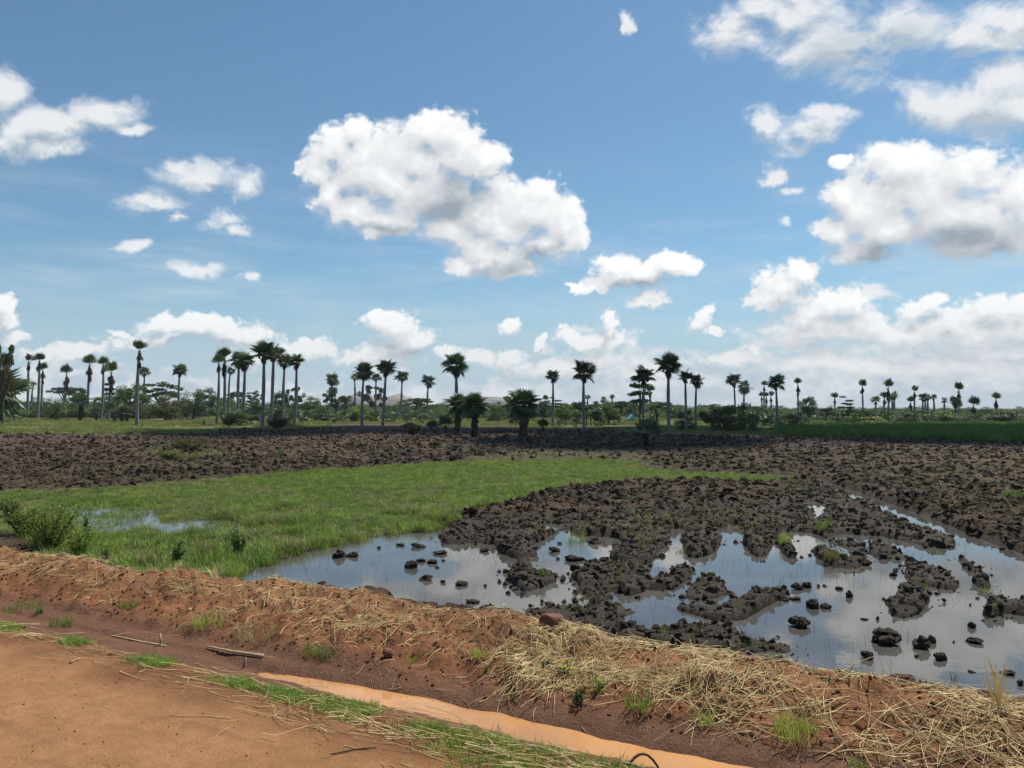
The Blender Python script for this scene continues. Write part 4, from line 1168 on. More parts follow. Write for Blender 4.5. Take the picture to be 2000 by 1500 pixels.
low_palm(470, 835, 32, 34, 'fan palm clump at the foot of the bushy-crowned palms', 12, 4, True, 13, 86, 10)
low_palm(484, 832, 30, 28, 'fan palm clump right of the bushy-crowned palms', 12, 0, True, 14, 86, 10)
_sp = random.Random(5)
SEED = [(598,824,'just right of the big palm cluster'),(618,822,'between the big cluster and the lone round-crowned palm'),(640,826,'left of the foot of the lone round-crowned palm'),(668,826,'right of the foot of the lone round-crowned palm'),
 (690,824,'left of the first palm before the rocky hill'),(720,822,'right of the first palm before the rocky hill'),(735,824,'left of the tall palm in the middle of the hill'),(760,826,'right of the tall palm in the middle of the hill'),
 (772,822,'left of the palm before the right hill peak'),(795,826,'right of the palm before the right hill peak'),(812,824,'under the dark spreading tree by the hill'),(826,828,'left of the palm between the two hills'),(852,826,'below the long white roof'),
 (1010,828,'behind the broad young palm'),(1095,832,'right of the slim round-crowned palm'),(1125,834,'left of the tall centre palm'),(1172,832,'under the middle tiny distant palm'),(1200,830,'under the rightmost tiny distant palm'),
 (1390,832,'left of the large brownish bush'),(1470,830,'right of the large dark bush'),(1500,832,'left of the wide-crowned palm in tall grass'),(530,830,'behind the tallest clustered palm'),(590,830,'at the right foot of the big palm cluster')]
for k, (x, b, wd) in enumerate(SEED):
    low_palm(x, b, _sp.uniform(18, 28), _sp.uniform(16, 26), 'pale fan palm seedling ' + wd, 8, _sp.uniform(0, 6), True, 40 + k, 86, 15, False,
             d=depth_of(b, b - 30, 3.6), group='pale palm seedlings in the scrub', name='palm_seedling')

# ------------------------------------------------------------------ trees and bushes
def crown_mesh(kind, mat, seed, leaves=4200):
    """leaf faces in clumps, in a box of width 1 and height 1"""
    rg = np.random.default_rng(seed)
    C = []
    if kind == 'flat':
        for k in range(26):
            a, rr = rg.uniform(0, 6.28), 0.42 * math.sqrt(rg.random()); z = 0.92 - 0.5 * rr ** 1.5 - rg.choice([0.0, 0.0, 0.16, 0.3]) + rg.normal(0, 0.03)
            C.append((rr * math.cos(a), rr * math.sin(a), z, rg.uniform(0.09, 0.16), rg.uniform(0.035, 0.07)))
    elif kind == 'tier':
        for k in range(24):
            z = rg.uniform(0.22, 0.97); rr = 0.46 * (1.05 - 0.65 * z) * rg.uniform(0.4, 1.0); a = rg.uniform(0, 6.28)
            z = round(z * 7) / 7 + rg.normal(0, 0.012)
            C.append((rr * math.cos(a), rr * math.sin(a), z, rg.uniform(0.10, 0.17), rg.uniform(0.025, 0.05)))
    elif kind == 'airy':
        for k in range(26):
            v = rg.normal(size=3); v /= np.linalg.norm(v); q = rg.uniform(0.3, 1.0)
            C.append((0.45 * v[0] * q, 0.45 * v[1] * q, 0.62 + 0.36 * v[2] * q, rg.uniform(0.06, 0.11), rg.uniform(0.05, 0.09)))
    elif kind == 'bush':
        for k in range(30):
            a, rr = rg.uniform(0, 6.28), 0.42 * math.sqrt(rg.random()); z = rg.uniform(0.05, 0.92 * math.sqrt(max(0.05, 1 - (rr / 0.5) ** 2)))
            C.append((rr * math.cos(a), rr * math.sin(a), z, rg.uniform(0.10, 0.18), rg.uniform(0.09, 0.16)))
    else:
        for k in range(30):
            v = rg.normal(size=3); v /= np.linalg.norm(v); q = rg.uniform(0.45, 1.0)
            C.append((0.40 * v[0] * q, 0.40 * v[1] * q, 0.58 + 0.36 * v[2] * q, rg.uniform(0.10, 0.18), rg.uniform(0.08, 0.14)))
    per = leaves // len(C); P = []
    for (cx, cy, cz, rw, rh) in C:
        v = rg.normal(size=(per, 3)); v /= np.linalg.norm(v, axis=1)[:, None]; v *= rg.random((per, 1)) ** 0.45
        P.append(np.stack([cx + v[:, 0] * rw, cy + v[:, 1] * rw, cz + v[:, 2] * rh], 1))
    P = np.concatenate(P); n = len(P)
    A = rg.normal(size=(n, 3)); A[:, 2] *= 0.6; A /= np.linalg.norm(A, axis=1)[:, None]
    B = rg.normal(size=(n, 3)); B -= A * np.sum(A * B, 1)[:, None]; B /= np.linalg.norm(B, axis=1)[:, None]
    s = (0.013 + 0.018 * rg.random((n, 1)))
    V = np.stack([P - A * s, P + B * s * 0.55, P + A * s, P - B * s * 0.55], 1).reshape(-1, 3)
    Q = np.arange(4 * n).reshape(n, 4)
    return mesh_obj('crown', V, Q, mat, link=False).data, C

def limb_mesh(C, kind, seed, h_over_w):
    rg = np.random.default_rng(seed); S = Soup()
    def tube(p, q, r0, r1):
        p, q = np.array(p, float), np.array(q, float); ax = q - p; L = np.linalg.norm(ax); ax /= max(L, 1e-6)
        u = np.cross(ax, (0.3, 1, 0.2)); u /= np.linalg.norm(u); w = np.cross(ax, u)
        V = [c + r * (math.cos(a) * u + math.sin(a) * w) for c, r in ((p, r0), (q, r1)) for a in np.linspace(0, 2 * math.pi, 6, endpoint=False)]
        S.add(V, [[j, (j + 1) % 6, 6 + (j + 1) % 6, 6 + j] for j in range(6)])
    if kind == 'bush':
        for k in range(7):
            c = C[int(rg.integers(len(C)))]; tube((rg.normal(0, 0.05), rg.normal(0, 0.05), -0.05), c[:3], 0.018, 0.006)
    else:
        fork = (rg.normal(0, 0.02), rg.normal(0, 0.02), 0.30 if kind != 'tier' else 0.2)
        tube((0, 0, -0.06), fork, 0.035, 0.026)
        for k in range(9):
            c = C[int(rg.integers(len(C)))]; mid = (0.5 * (fork[0] + c[0]) + rg.normal(0, 0.03), 0.5 * (fork[1] + c[1]), 0.45 * fork[2] + 0.55 * c[2])
            tube(fork, mid, 0.018, 0.012); tube(mid, c[:3], 0.012, 0.005)
        if kind == 'tier': tube(fork, (0, 0, 0.95), 0.026, 0.006)
    V, Q = S.get()
    return mesh_obj('trunk', V, Q, MAT['wood'], link=False).data

TREE_LIB = {}
def tree_lib(kind, leaf, var):
    key = (kind, leaf, var)
    if key not in TREE_LIB:
        sd = 900 + 37 * var + 7 * len(kind) + ord(leaf[-1]) + ord(kind[0])
        me, C = crown_mesh(kind, MAT[leaf], sd)
        TREE_LIB[key] = (me, limb_mesh(C, kind, sd + 1, 1.0))
    return TREE_LIB[key]

for i, (x, b, tp, w, kd, lf, lb) in enumerate(TREES):
    a, d = TREE_AT[i]; zg = ht(a[0], a[1]); H = (at(x, tp, d)[2] - zg) * 1.10; wm = w / FPX * d * 1.45
    rg = random.Random(i)
    nm = 'bush' if kd in ('bush', 'fan') else 'tree'
    root = empty(nm, (a[0], a[1], zg - 0.05)); tag(root, lb, nm, 'bushes along the tree line' if nm == 'bush' else 'broadleaf trees of the tree line')
    if kd == 'fan':
        rs = np.random.default_rng(700 + i); sc = wm / 2
        for q in range(4):
            ox, oy = rs.normal(0, 0.22 * wm), rs.normal(0, 0.22 * wm); hq = H * rs.uniform(0.35, 0.62)
            inst('stem', trunk_mesh(hq, 0.05 * sc, (0, 0), q, 0, 0.1, 'stem', 'skirt', 0.8, 6, 7), root, (ox, oy, 0))
            me = join_fronds('fan_leaves', FROND_PALE, frond_set(11, 86, -20, rs), [sc * rs.uniform(0.5, 0.75) for _ in range(11)], [(0, 0, 0)] * 11, MAT['palm_pale'])
            inst('fan_leaves', me, root, (ox, oy, hq))
        continue
    me, lm = tree_lib(kd, lf, i % 3)
    rz = rg.uniform(0, 6.28)
    inst('crown', me, root, (0, 0, 0), (0, 0, rz), (wm, wm, H * 1.02)); inst('trunk', lm, root, (0, 0, 0), (0, 0, rz), (wm, wm, H))

# ------------------------------------------------------------------ scattering of what nobody could count
def scatter(name, P, rot, scl, sources, label, cat=None, idx=None):
    """instances of small source meshes on points, one object"""
    me = bpy.data.meshes.new(name); P = np.asarray(P, np.float32); n = len(P)
    me.vertices.add(n); me.vertices.foreach_set('co', P.ravel())
    a = me.attributes.new('rot', 'FLOAT_VECTOR', 'POINT'); a.data.foreach_set('vector', np.asarray(rot, np.float32).ravel())
    s = np.asarray(scl, np.float32)
    if s.ndim == 1: s = np.repeat(s[:, None], 3, 1)
    a = me.attributes.new('scl', 'FLOAT_VECTOR', 'POINT'); a.data.foreach_set('vector', s.ravel())
    if idx is None: idx = np.random.default_rng(len(name)).integers(0, len(sources), n)
    a = me.attributes.new('idx', 'INT', 'POINT'); a.data.foreach_set('value', np.asarray(idx, np.int32))
    o = bpy.data.objects.new(name, me); COL.objects.link(o)
    cl = bpy.data.collections.new(name + '_pieces')
    for k, sm in enumerate(sources):
        so = bpy.data.objects.new('%s_%02d' % (name, k), sm); cl.objects.link(so)
    g = bpy.data.node_groups.new(name, 'GeometryNodeTree')
    g.interface.new_socket('Geometry', in_out='INPUT', socket_type='NodeSocketGeometry')
    g.interface.new_socket('Geometry', in_out='OUTPUT', socket_type='NodeSocketGeometry')
    nd = g.nodes; ln = g.links
    gi, go = nd.new('NodeGroupInput'), nd.new('NodeGroupOutput')
    ci = nd.new('GeometryNodeCollectionInfo'); ci.inputs[0].default_value = cl; ci.inputs[1].default_value = True; ci.inputs[2].default_value = True
    ip = nd.new('GeometryNodeInstanceOnPoints'); ip.inputs['Pick Instance'].default_value = True
    def na(nm, ty):
        q = nd.new('GeometryNodeInputNamedAttribute'); q.data_type = ty; q.inputs[0].default_value = nm; return q.outputs[0]
    er = nd.new('FunctionNodeEulerToRotation'); ln.new(na('rot', 'FLOAT_VECTOR'), er.inputs[0])
    ln.new(gi.outputs[0], ip.inputs['Points']); ln.new(ci.outputs[0], ip.inputs['Instance']); ln.new(na('idx', 'INT'), ip.inputs['Instance Index'])
    ln.new(er.outputs[0], ip.inputs['Rotation']); ln.new(na('scl', 'FLOAT_VECTOR'), ip.inputs['Scale'])
    ln.new(ip.outputs[0], go.inputs[0])
    md = o.modifiers.new('pieces', 'NODES'); md.node_group = g
    tag(o, label, None, None, 'stuff')
    return o

def tuft_mesh(name, mat, blades, h, spread, width, seed, bend=0.5, seg=3):
    rg = np.random.default_rng(seed); S = Soup()
    for k in range(blades):
        a = rg.uniform(0, 6.28); r0 = spread * math.sqrt(rg.random()) * 0.5; L = h * rg.uniform(0.55, 1.1); b = bend * rg.uniform(0.2, 1.2); da = rg.uniform(0, 6.28)
        bx, by = r0 * math.cos(a), r0 * math.sin(a); sx, sy = -math.sin(da), math.cos(da)
        V = []
        for j in range(seg + 1):
            f = j / seg; out = L * b * f * f; zz = L * f * (1 - 0.35 * b * f); w = width * (1 - 0.85 * f) * 0.5
            cx, cy = bx + math.cos(da) * out, by + math.sin(da) * out
            V += [(cx - sx * w, cy - sy * w, zz), (cx + sx * w, cy + sy * w, zz)]
        S.add(V, [[2 * j, 2 * j + 1, 2 * j + 3, 2 * j + 2] for j in range(seg)])
    V, Q = S.get()
    return mesh_obj(name, V, Q, MAT[mat], link=False).data

def clump_mesh(name, mat, n, seed, leaf=0.05, flat=0.7):
    rg = np.random.default_rng(seed)
    v = rg.normal(size=(n, 3)); v /= np.linalg.norm(v, axis=1)[:, None]; v *= rg.random((n, 1)) ** 0.4
    P = v * np.array([0.5, 0.5, 0.5 * flat]) + np.array([0, 0, 0.42 * flat])
    A = rg.normal(size=(n, 3)); A /= np.linalg.norm(A, axis=1)[:, None]; B = rg.normal(size=(n, 3)); B -= A * np.sum(A * B, 1)[:, None]; B /= np.linalg.norm(B, axis=1)[:, None]
    s = leaf * (0.6 + 0.8 * rg.random((n, 1)))
    V = np.stack([P - A * s, P + B * s * 0.5, P + A * s, P - B * s * 0.5], 1).reshape(-1, 3)
    return mesh_obj(name, V, np.arange(4 * n).reshape(n, 4), MAT[mat], link=False).data

def noise3(v, f, seed):
    return (vnoise(v[:, 0] * f + 3.1, v[:, 1] * f + 7.7, seed) + vnoise(v[:, 1] * f + 1.1, v[:, 2] * f - 2.7, seed + 1) + vnoise(v[:, 2] * f + 5.1, v[:, 0] * f, seed + 2)) / 3 - 0.5

def clod_mesh(name, mat, seed, sub=2, rough=0.9, flat=0.7):
    V0, F0 = (ICO2, ICO2F) if sub == 2 else (ICO3, ICO3F) if sub == 3 else (ICO1, ICO1F)
    v = V0 * (1 + rough * noise3(V0 + seed * 1.7, 1.7, seed) + rough * 0.55 * noise3(V0 + seed, 4.3, seed + 9) + (rough * 0.3 * noise3(V0, 9.0, seed + 19) if sub > 2 else 0))[:, None]
    v = v * np.array([0.5, 0.5, 0.5 * flat])
    return mesh_obj(name, v, F0, MAT[mat], smooth=(sub > 2), link=False).data

def rand_in(n, x0, x1, y0, y1, rg): return rg.uniform(x0, x1, n), rg.uniform(y0, y1, n)
def wedge(n, r0, r1, rg, amax=40, p=1.0):
    """points in the view's wedge, denser near"""
    r = r0 * (r1 / r0) ** (rg.random(n) ** p); a = np.radians(rg.uniform(-amax, amax, n)); return r * np.sin(a), r * np.cos(a)

def do_scatter():
    rg = np.random.default_rng(77)
    # meadow grass
    tu = [tuft_mesh('grass_tuft', m, 18, 0.13, 0.26, 0.010, 200 + k, 0.8) for k, m in enumerate(('blade', 'blade', 'blade', 'blade_olive', 'blade', 'blade_dark'))]
    x, y = rand_in(150000, -22, 14, 10.5, 42, rg); L = land(x, y, False)
    den = np.clip((fbm(x * 0.9, y * 0.9, 4, 300) - 0.36) * 3.2, 0.04, 1.2)
    keep = (L['meadow'] > 0.35 + 0.3 * rg.random(len(x))) & (rg.random(len(x)) < (1.1 - 0.45 * np.clip(L['pud'], 0, 1)) * (0.15 + 0.9 * den)) & (L['t'] > 6.9)
    x, y = x[keep], y[keep]; L = land(x, y); n = len(x)
    s = (0.55 + 0.75 * fbm(x * 0.35, y * 0.35, 3, 301)) * rg.uniform(0.7, 1.25, n) * (1 + 0.75 * sstep(17, 12, y))
    print('meadow tufts', n)
    scatter('meadow_grass', np.stack([x, y, np.maximum(L['z'], -0.03) - 0.01], 1), np.stack([rg.normal(0, .12, n), rg.normal(0, .12, n), rg.uniform(0, 6.28, n)], 1), s, tu, 'short bright green grass of the wet meadow')
    # taller ragged growth along the shore and under the bank
    ts = [tuft_mesh('shore_tuft', m, 14, 0.25, 0.22, 0.008, 205 + k, 0.85) for k, m in enumerate(('blade', 'blade', 'blade_olive', 'blade_dry', 'blade_dark'))]
    x, y = rand_in(60000, -16, 3, 9.5, 20, rg); L = land(x, y, False)
    k = (L['t'] > 7.0) & (((L['meadow'] > 0.25) & (L['meadow'] < 0.75)) | ((L['meadow'] > 0.4) & (L['t'] < 8.1)) | ((L['meadow'] > 0.6) & (fbm(x * 0.9, y * 0.9, 3, 305) > 0.66))) & (L['pud'] < 0.5) & (fbm(x * 1.6, y * 1.6, 3, 306) > 0.52)
    x, y = x[k], y[k]; L = land(x, y); n = len(x); print('shore', n)
    scatter('shore_grass', np.stack([x, y, np.maximum(L['z'], -0.06) - 0.01], 1), np.stack([rg.normal(0, .2, n), rg.normal(0, .2, n), rg.uniform(0, 6.28, n)], 1), rg.uniform(0.5, 1.25, n), ts, 'taller ragged green and dry grass along the meadow shore')
    # dry and yellowed blades among it
    td = [tuft_mesh('dry_tuft', 'blade_dry', 9, 0.2, 0.22, 0.008, 220 + k, 0.9) for k in range(3)]
    x, y = rand_in(26000, -22, 14, 10.5, 42, rg); L = land(x, y, False)
    k1 = (L['meadow'] > 0.3) & (fbm(x * 0.7, y * 0.7, 3, 310) > 0.43) & (L['pud'] < 0.3) & (L['t'] > 6.9)
    x1, y1 = x[k1], y[k1]
    x2, y2 = wedge(60000, 16, 95, rg, 40, 0.8); L2 = land(x2, y2, False)
    k2 = (L2['t'] > 7.3) & (L2['grass'] < 0.5) & (L2['meadow'] < 0.4) & (L2['chan'] < 0.2) & ((fbm(x2 * 0.4, y2 * 0.4, 3, 311) + 0.5 * L2['dry']) > 0.53) & ((L2['flood'] < 0.3) | (L2['mud'] > 0.6)) & (land(x2, y2)['z'] > 0.0)
    x, y = np.concatenate([x1, x2[k2]]), np.concatenate([y1, y2[k2]]); n = len(x); L = land(x, y)
    print('dry tufts', n)
    scatter('dry_stubble', np.stack([x, y, L['z'] - 0.01], 1), np.stack([rg.normal(0, .7, n), rg.normal(0, .7, n), rg.uniform(0, 6.28, n)], 1), rg.uniform(0.3, 0.9, n), td, 'dry yellowish stubble turned up in the soil and grass')
    # clods of the ploughed land and the mud
    cm = [clod_mesh('soil_clod', 'clod', 400 + k, 2, 1.9, 0.7) for k in range(6)]; cd = [clod_mesh('soil_clod', 'plough', 410 + k, 2, 1.8, 0.55) for k in range(6)]
    x, y = wedge(60000, 7.5, 90, rg, 40, 0.75); xm, ym = rand_in(80000, -4, 16, 7.5, 32, rg); x, y = np.concatenate([x, xm]), np.concatenate([y, ym]); L = land(x, y, False)
    extra = np.arange(len(x)) >= 60000
    zdet = land(x, y)['z']
    mudk = (L['flood'] > 0.4) & (L['mud'] > 0.35) & (L['t'] > 7.2) & (zdet > 0.0) & (rg.random(len(x)) < np.where(extra, 0.55, 0.5))
    pl = (y > 13.5 + 0.4 * np.clip(-x, 0, 20)) & (L['flood'] < 0.4) & (L['meadow'] < 0.35) & (L['grass'] < 0.5) & (L['t'] > 7.4) & ((L['strip'] < 0.4) | (rg.random(len(x)) < 0.35)) & (L['chan'] < 0.25) & ~extra
    L = land(x, y)
    for nm, kk, src, lb, s0, s1 in (('mud_crumbs', mudk, cm, 'black wet mud crumbs heaped over the flooded furrows', 0.018, 0.13), ('soil_clods', pl, cd, 'dark soil clods covering the ploughed field', 0.04, 0.21)):
        xx, yy, zz = x[kk], y[kk], L['z'][kk]; n = len(xx); s = s0 + (s1 - s0) * rg.random(n) ** 3.0; s = s * np.clip(0.8 + np.hypot(xx, yy) / 60, 0.8, 1.9)
        print(nm, n)
        scatter(nm, np.stack([xx, yy, zz + 0.04 * s], 1), np.stack([rg.normal(0, 0.6 if nm == 'soil_clods' else 2, n), rg.normal(0, 0.6 if nm == 'soil_clods' else 2, n), rg.uniform(0, 6.28, n)], 1), s[:, None] * rg.uniform(0.7, 1.25, (n, 3)), src, lb)
    # small bits lying awash at the edges of the mud, and sprigs in it
    x, y = rand_in(60000, -6, 16, 7.5, 30, rg); L = land(x, y, False); z = land(x, y)['z']
    k = (L['flood'] > 0.6) & (L['mud'] > 0.02) & (z < 0.0) & (z > -0.13) & (L['t'] > 7.3) & (rg.random(len(x)) < 0.30) & (fbm(x * 1.5, y * 1.5, 3, 350) > 0.5)
    xx, yy = x[k], y[k]; n = len(xx); s = 0.02 + 0.09 * rg.random(n) ** 3; print('awash', n)
    scatter('mud_bits', np.stack([xx, yy, 0.1 * s], 1), rg.uniform(0, 6.28, (n, 3)), s, cm, 'small bits of mud lying awash round the furrows')
    tp = [tuft_mesh('sprig', m, 7, 0.16, 0.10, 0.006, 245 + q, 0.8) for q, m in enumerate(('blade', 'blade_olive', 'blade_dry', 'blade_dry'))]
    k = (L['flood'] > 0.5) & (L['mud'] > 0.1) & (z > -0.05) & (L['t'] > 7.3) & (rg.random(len(x)) < 0.16) & (fbm(x * 0.9, y * 0.9, 3, 351) > 0.44)
    xx, yy, zz = x[k], y[k], z[k]; n = len(xx); print('sprigs', n)
    scatter('mud_sprigs', np.stack([xx, yy, zz], 1), np.stack([rg.normal(0, .5, n), rg.normal(0, .5, n), rg.uniform(0, 6.28, n)], 1), rg.uniform(0.35, 1.1, n), tp, 'thin green and dry sprigs sticking out of the mud')
    # crumbs of the red bank and the road edge
    cr = [clod_mesh('red_crumb', 'redclod', 430 + k, 1, 1.0, 0.8) for k in range(4)]
    s_, t_ = rg.uniform(-12, 5, 16000), 4.5 + 2.5 * rg.random(16000) ** 0.8; x, y = unstrip(s_, t_)
    k = (y > 2.2) & ((t_ < 4.85) | (t_ > 5.4)) & (rg.random(len(x)) < np.where(t_ < 5.4, 0.25, 1.0)); x, y = x[k], y[k]; L = land(x, y); n = len(x); s = 0.006 + 0.034 * rg.random(n) ** 5
    scatter('bank_crumbs', np.stack([x, y, L['z'] + 0.1 * s], 1), rg.uniform(0, 6.28, (n, 3)), s, cr, 'small red soil crumbs on the earth bank')
    s_, t_ = rg.uniform(-10, 4, 9000), rg.uniform(0.5, 4.6, 9000); x, y = unstrip(s_, t_); k = y > 2.4; x, y = x[k], y[k]; L = land(x, y); n = len(x); s = 0.0025 + 0.014 * rg.random(n) ** 10
    scatter('road_grit', np.stack([x, y, L['z'] + 0.15 * s], 1), rg.uniform(0, 6.28, (n, 3)), s, cr, 'small dark grit scattered over the dirt road')
    # green grass along the road edge, widening to the right
    tv = [tuft_mesh('verge_tuft', 'blade', 16, 0.055, 0.14, 0.005, 240 + k, 0.9) for k in range(4)]
    s_ = rg.uniform(-10, 3.5, 6500); wd = np.interp(s_, [-10, -7, -4.6, -3.4, -2.4, 3], [0.10, 0.10, 0.09, 0.16, 0.30, 0.36]); ct = np.interp(s_, [-10, -4.6, -3, -2, 3], [4.72, 4.66, 4.60, 4.48, 4.46])
    t_ = ct + wd * rg.normal(0, 0.75, len(s_)); x, y = unstrip(s_, t_); L = land(x, y)
    k = (t_ < 4.80) & (y > 2.5) & (fbm(s_ * 1.8, t_ * 2.2, 3, 320) > np.interp(s_, [-10, -3.4, -2.2], [0.60, 0.52, 0.40])); x, y = x[k], y[k]; n = len(x)
    print('verge', n)
    scatter('verge_grass', np.stack([x, y, L['z'][k] - 0.005], 1), np.stack([rg.normal(0, .2, n), rg.normal(0, .2, n), rg.uniform(0, 6.28, n)], 1), rg.uniform(0.5, 1.2, n), tv, 'short green grass along the road edge beside the ditch')
    # tall reed-like grass on the right beyond the field
    tr = [tuft_mesh('reed_tuft', 'blade_dark', 26, 1.0, 0.9, 0.05, 250 + k, 0.35) for k in range(4)]
    x, y = rand_in(16000, 20, 95, 48, 112, rg); L = land(x, y, False); px, py = project(x, y, L['z'])
    k = (L['grass'] > 0.4) & (py > np.interp(px, [1480, 1560, 1700, 2100], [838, 834, 832, 832])) & (px > 1500 + 60 * rg.random(len(x))); x, y = x[k], y[k]; n = len(x); z = L['z'][k]
    print('reeds', n)
    scatter('tall_grass', np.stack([x, y, z - 0.05], 1), np.stack([rg.normal(0, .08, n), rg.normal(0, .08, n), rg.uniform(0, 6.28, n)], 1), rg.uniform(0.4, 1.0, n), tr, 'tall dark green grass along the right edge of the field')
    # grassland cover
    tg = [tuft_mesh('field_tuft', m, 22, 0.24, 0.9, 0.04, 260 + k, 0.7) for k, m in enumerate(('blade', 'blade_olive', 'blade_olive', 'blade_dark', 'blade_dry'))]
    x, y = wedge(60000, 55, 240, rg, 40, 0.9); L = land(x, y, False); k = (L['grass'] > 0.5) & (fbm(x * 0.08, y * 0.08, 3, 330) > 0.38); x, y = x[k], y[k]; n = len(x)
    print('grassland', n)
    scatter('grassland_cover', np.stack([x, y, L['z'][k] - 0.03], 1), np.stack([rg.normal(0, .1, n), rg.normal(0, .1, n), rg.uniform(0, 6.28, n)], 1), rg.uniform(0.5, 1.2, n) * (0.7 + np.hypot(x, y) / 300), tg, 'patchy green grass under the palms')
    # low scrub band and the distant tree line
    cs = [clump_mesh('scrub', m, 420, 270 + k, 0.055) for k, m in enumerate(('leaf_mid', 'leaf_lime', 'leaf_dark', 'leaf_dark', 'leaf_brown'))] + [crown_mesh('bush', MAT[m], 275 + k, 1600)[0] for k, m in enumerate(('leaf_dark', 'leaf_mid', 'leaf_dark'))]
    x, y = wedge(20000, 100, 235, rg, 38, 0.9); L = land(x, y, False); px, py = project(x, y, L['z'])
    lim = np.interp(px, [-200, 0, 300, 420, 640, 800, 1000, 1200, 1300, 1500, 2000], [816, 816, 818, 814, 818, 818, 818, 814, 818, 824, 826])
    den = np.interp(px, [0, 300, 420, 600, 900, 1000, 1150, 1250, 1400, 2000], [1.0, 0.9, 0.5, 0.6, 0.8, 0.55, 0.3, 0.3, 0.5, 0.8])
    k = (py < lim) & (rg.random(len(x)) < den) & (fbm(x * 0.06, y * 0.06, 3, 340) > 0.38); x, y = x[k], y[k]; n = len(x); s = 0.6 + 2.6 * rg.random(n) ** 2.2
    print('scrub', n)
    scatter('scrub', np.stack([x, y, L['z'][k] - 0.1], 1), np.stack([np.zeros(n), np.zeros(n), rg.uniform(0, 6.28, n)], 1), np.stack([s * 1.3, s * 1.3, s * rg.uniform(0.7, 1.2, n)], 1), cs, 'low green scrub between the palms and the tree line')
    ct = [crown_mesh(kd, MAT[m], 280 + k, 1500)[0] for k, (kd, m) in enumerate((('round', 'leaf_dark'), ('bush', 'leaf_dark'), ('round', 'leaf_mid'), ('flat', 'leaf_dark'), ('bush', 'leaf_mid')))]
    x, y = wedge(2600, 240, 620, rg, 38, 1.0); L = land(x, y, False); n = len(x); d = np.hypot(x, y)
    px, py = project(x, y, L['z'])
    yt = np.interp(px, [-200, 300, 700, 1000, 1400, 1600, 2200], [786, 786, 789, 790, 790, 795, 798]) + 13 * rg.random(n) - 6 * rg.random(n) ** 4
    hh = np.maximum(CAM_Z + (HOR - yt) / FPX * d - L['z'] + 0.4, 0.9)
    k = fbm(x * 0.012, y * 0.012, 3, 341) > 0.36; x, y, hh, z = x[k], y[k], hh[k], L['z'][k]; n = len(x)
    scatter('distant_woodland', np.stack([x, y, z - 0.4], 1), np.stack([np.zeros(n), np.zeros(n), rg.uniform(0, 6.28, n)], 1), np.stack([hh * 0.6 + 3.0, hh * 0.6 + 3.0, hh], 1), ct, 'distant dark tree line reading as one band on the horizon')
do_scatter()
#@@NEAR

# ------------------------------------------------------------------ single clods standing in the water (photograph pixels: x, foot y, width, height)
CLODS = [
 (661,1090,32,20),(689,1088,24,15),(626,1144,20,13),(802,1110,26,26),(822,1098,20,12),(843,1101,22,13),(854,1110,12,8),(738,1072,10,8),(781,1066,18,8),(817,1070,32,13),(859,1083,30,12),(865,1096,10,6),
 (832,1134,30,13),(866,1139,14,10),(901,1144,26,15),(947,1146,8,8),(946,1078,24,13),(922,1178,32,10),(781,1174,14,11),(992,1161,14,8),
 (1083,1078,24,16),(1094,1063,12,7),(1122,1096,40,18),(1091,1093,10,8),(1163,1062,30,15),(1180,1096,20,12),
 (1568,1226,46,34),(1590,1188,28,30),(1614,1189,22,16),(1738,1260,66,44),(1806,1268,34,30),(1822,1256,18,22),(1697,1287,24,26),(1840,1290,30,26),(1901,1227,18,20),(1907,1257,30,16),(1844,1177,14,15),(1661,1167,16,20),
 (1695,1105,22,17),(1772,1331,52,18),(1520,1246,10,9),(1600,1147,12,9),(1612,1146,10,8),(1640,1152,18,9),(1560,1152,26,20),(1578,1148,20,20),(1973,1319,30,12),(1998,1340,14,18),
 (1866,1256,10,7),(1715,1211,12,12),(1690,1211,16,5),(1790,1284,12,8),(1555,1172,26,10),(1535,1174,16,8),(1910,1170,10,8),(1750,1114,12,7),(1668,1121,6,9),(1960,1075,14,10),(1900,1314,16,6),(1945,1318,14,7),(1500,1290,24,12),(1525,1286,16,8),(1040,1196,30,10),
]
def near_words(x, y):
    for lim, w in ((700, 'in the open water near the meadow tip'), (960, 'in the open water left of the furrows'), (1240, 'in a pool between the central furrows'), (1520, 'in the pool before the bank')):
        if x < lim: return w
    return 'in the large right-hand pool'
def heap_mesh(name, mat, seed, n):
    rg = np.random.default_rng(seed); V = []; Fs = []; off = 0
    for k in range(n):
        a, rr = rg.uniform(0, 6.28), 0.36 * math.sqrt(rg.random()); zz = rg.uniform(-0.25, 0.40) * (1 - rr / 0.5); s_ = rg.uniform(0.07, 0.20) * (1.6 if k == 0 else 1.0)
        v = ICO2 * (1 + 1.3 * noise3(ICO2 + seed + 3.1 * k, 1.8, seed + k) + 0.9 * noise3(ICO2 + k, 4.7, seed + 40 + k))[:, None] * s_ * np.array([1, 1, 0.85])
        V.append(v @ rotm(rg.uniform(0, 6, 3)).T + np.array([rr * math.cos(a), rr * math.sin(a), zz])); Fs += [[w + off for w in f] for f in ICO2F]; off += len(v)
    return mesh_obj(name, np.concatenate(V), Fs, MAT[mat], link=False).data
CL_BIG = [heap_mesh('mud_clod', 'clod', 600 + k, 38) for k in range(6)]
CL_SM = [heap_mesh('mud_clod', 'clod', 620 + k, 13) for k in range(4)]
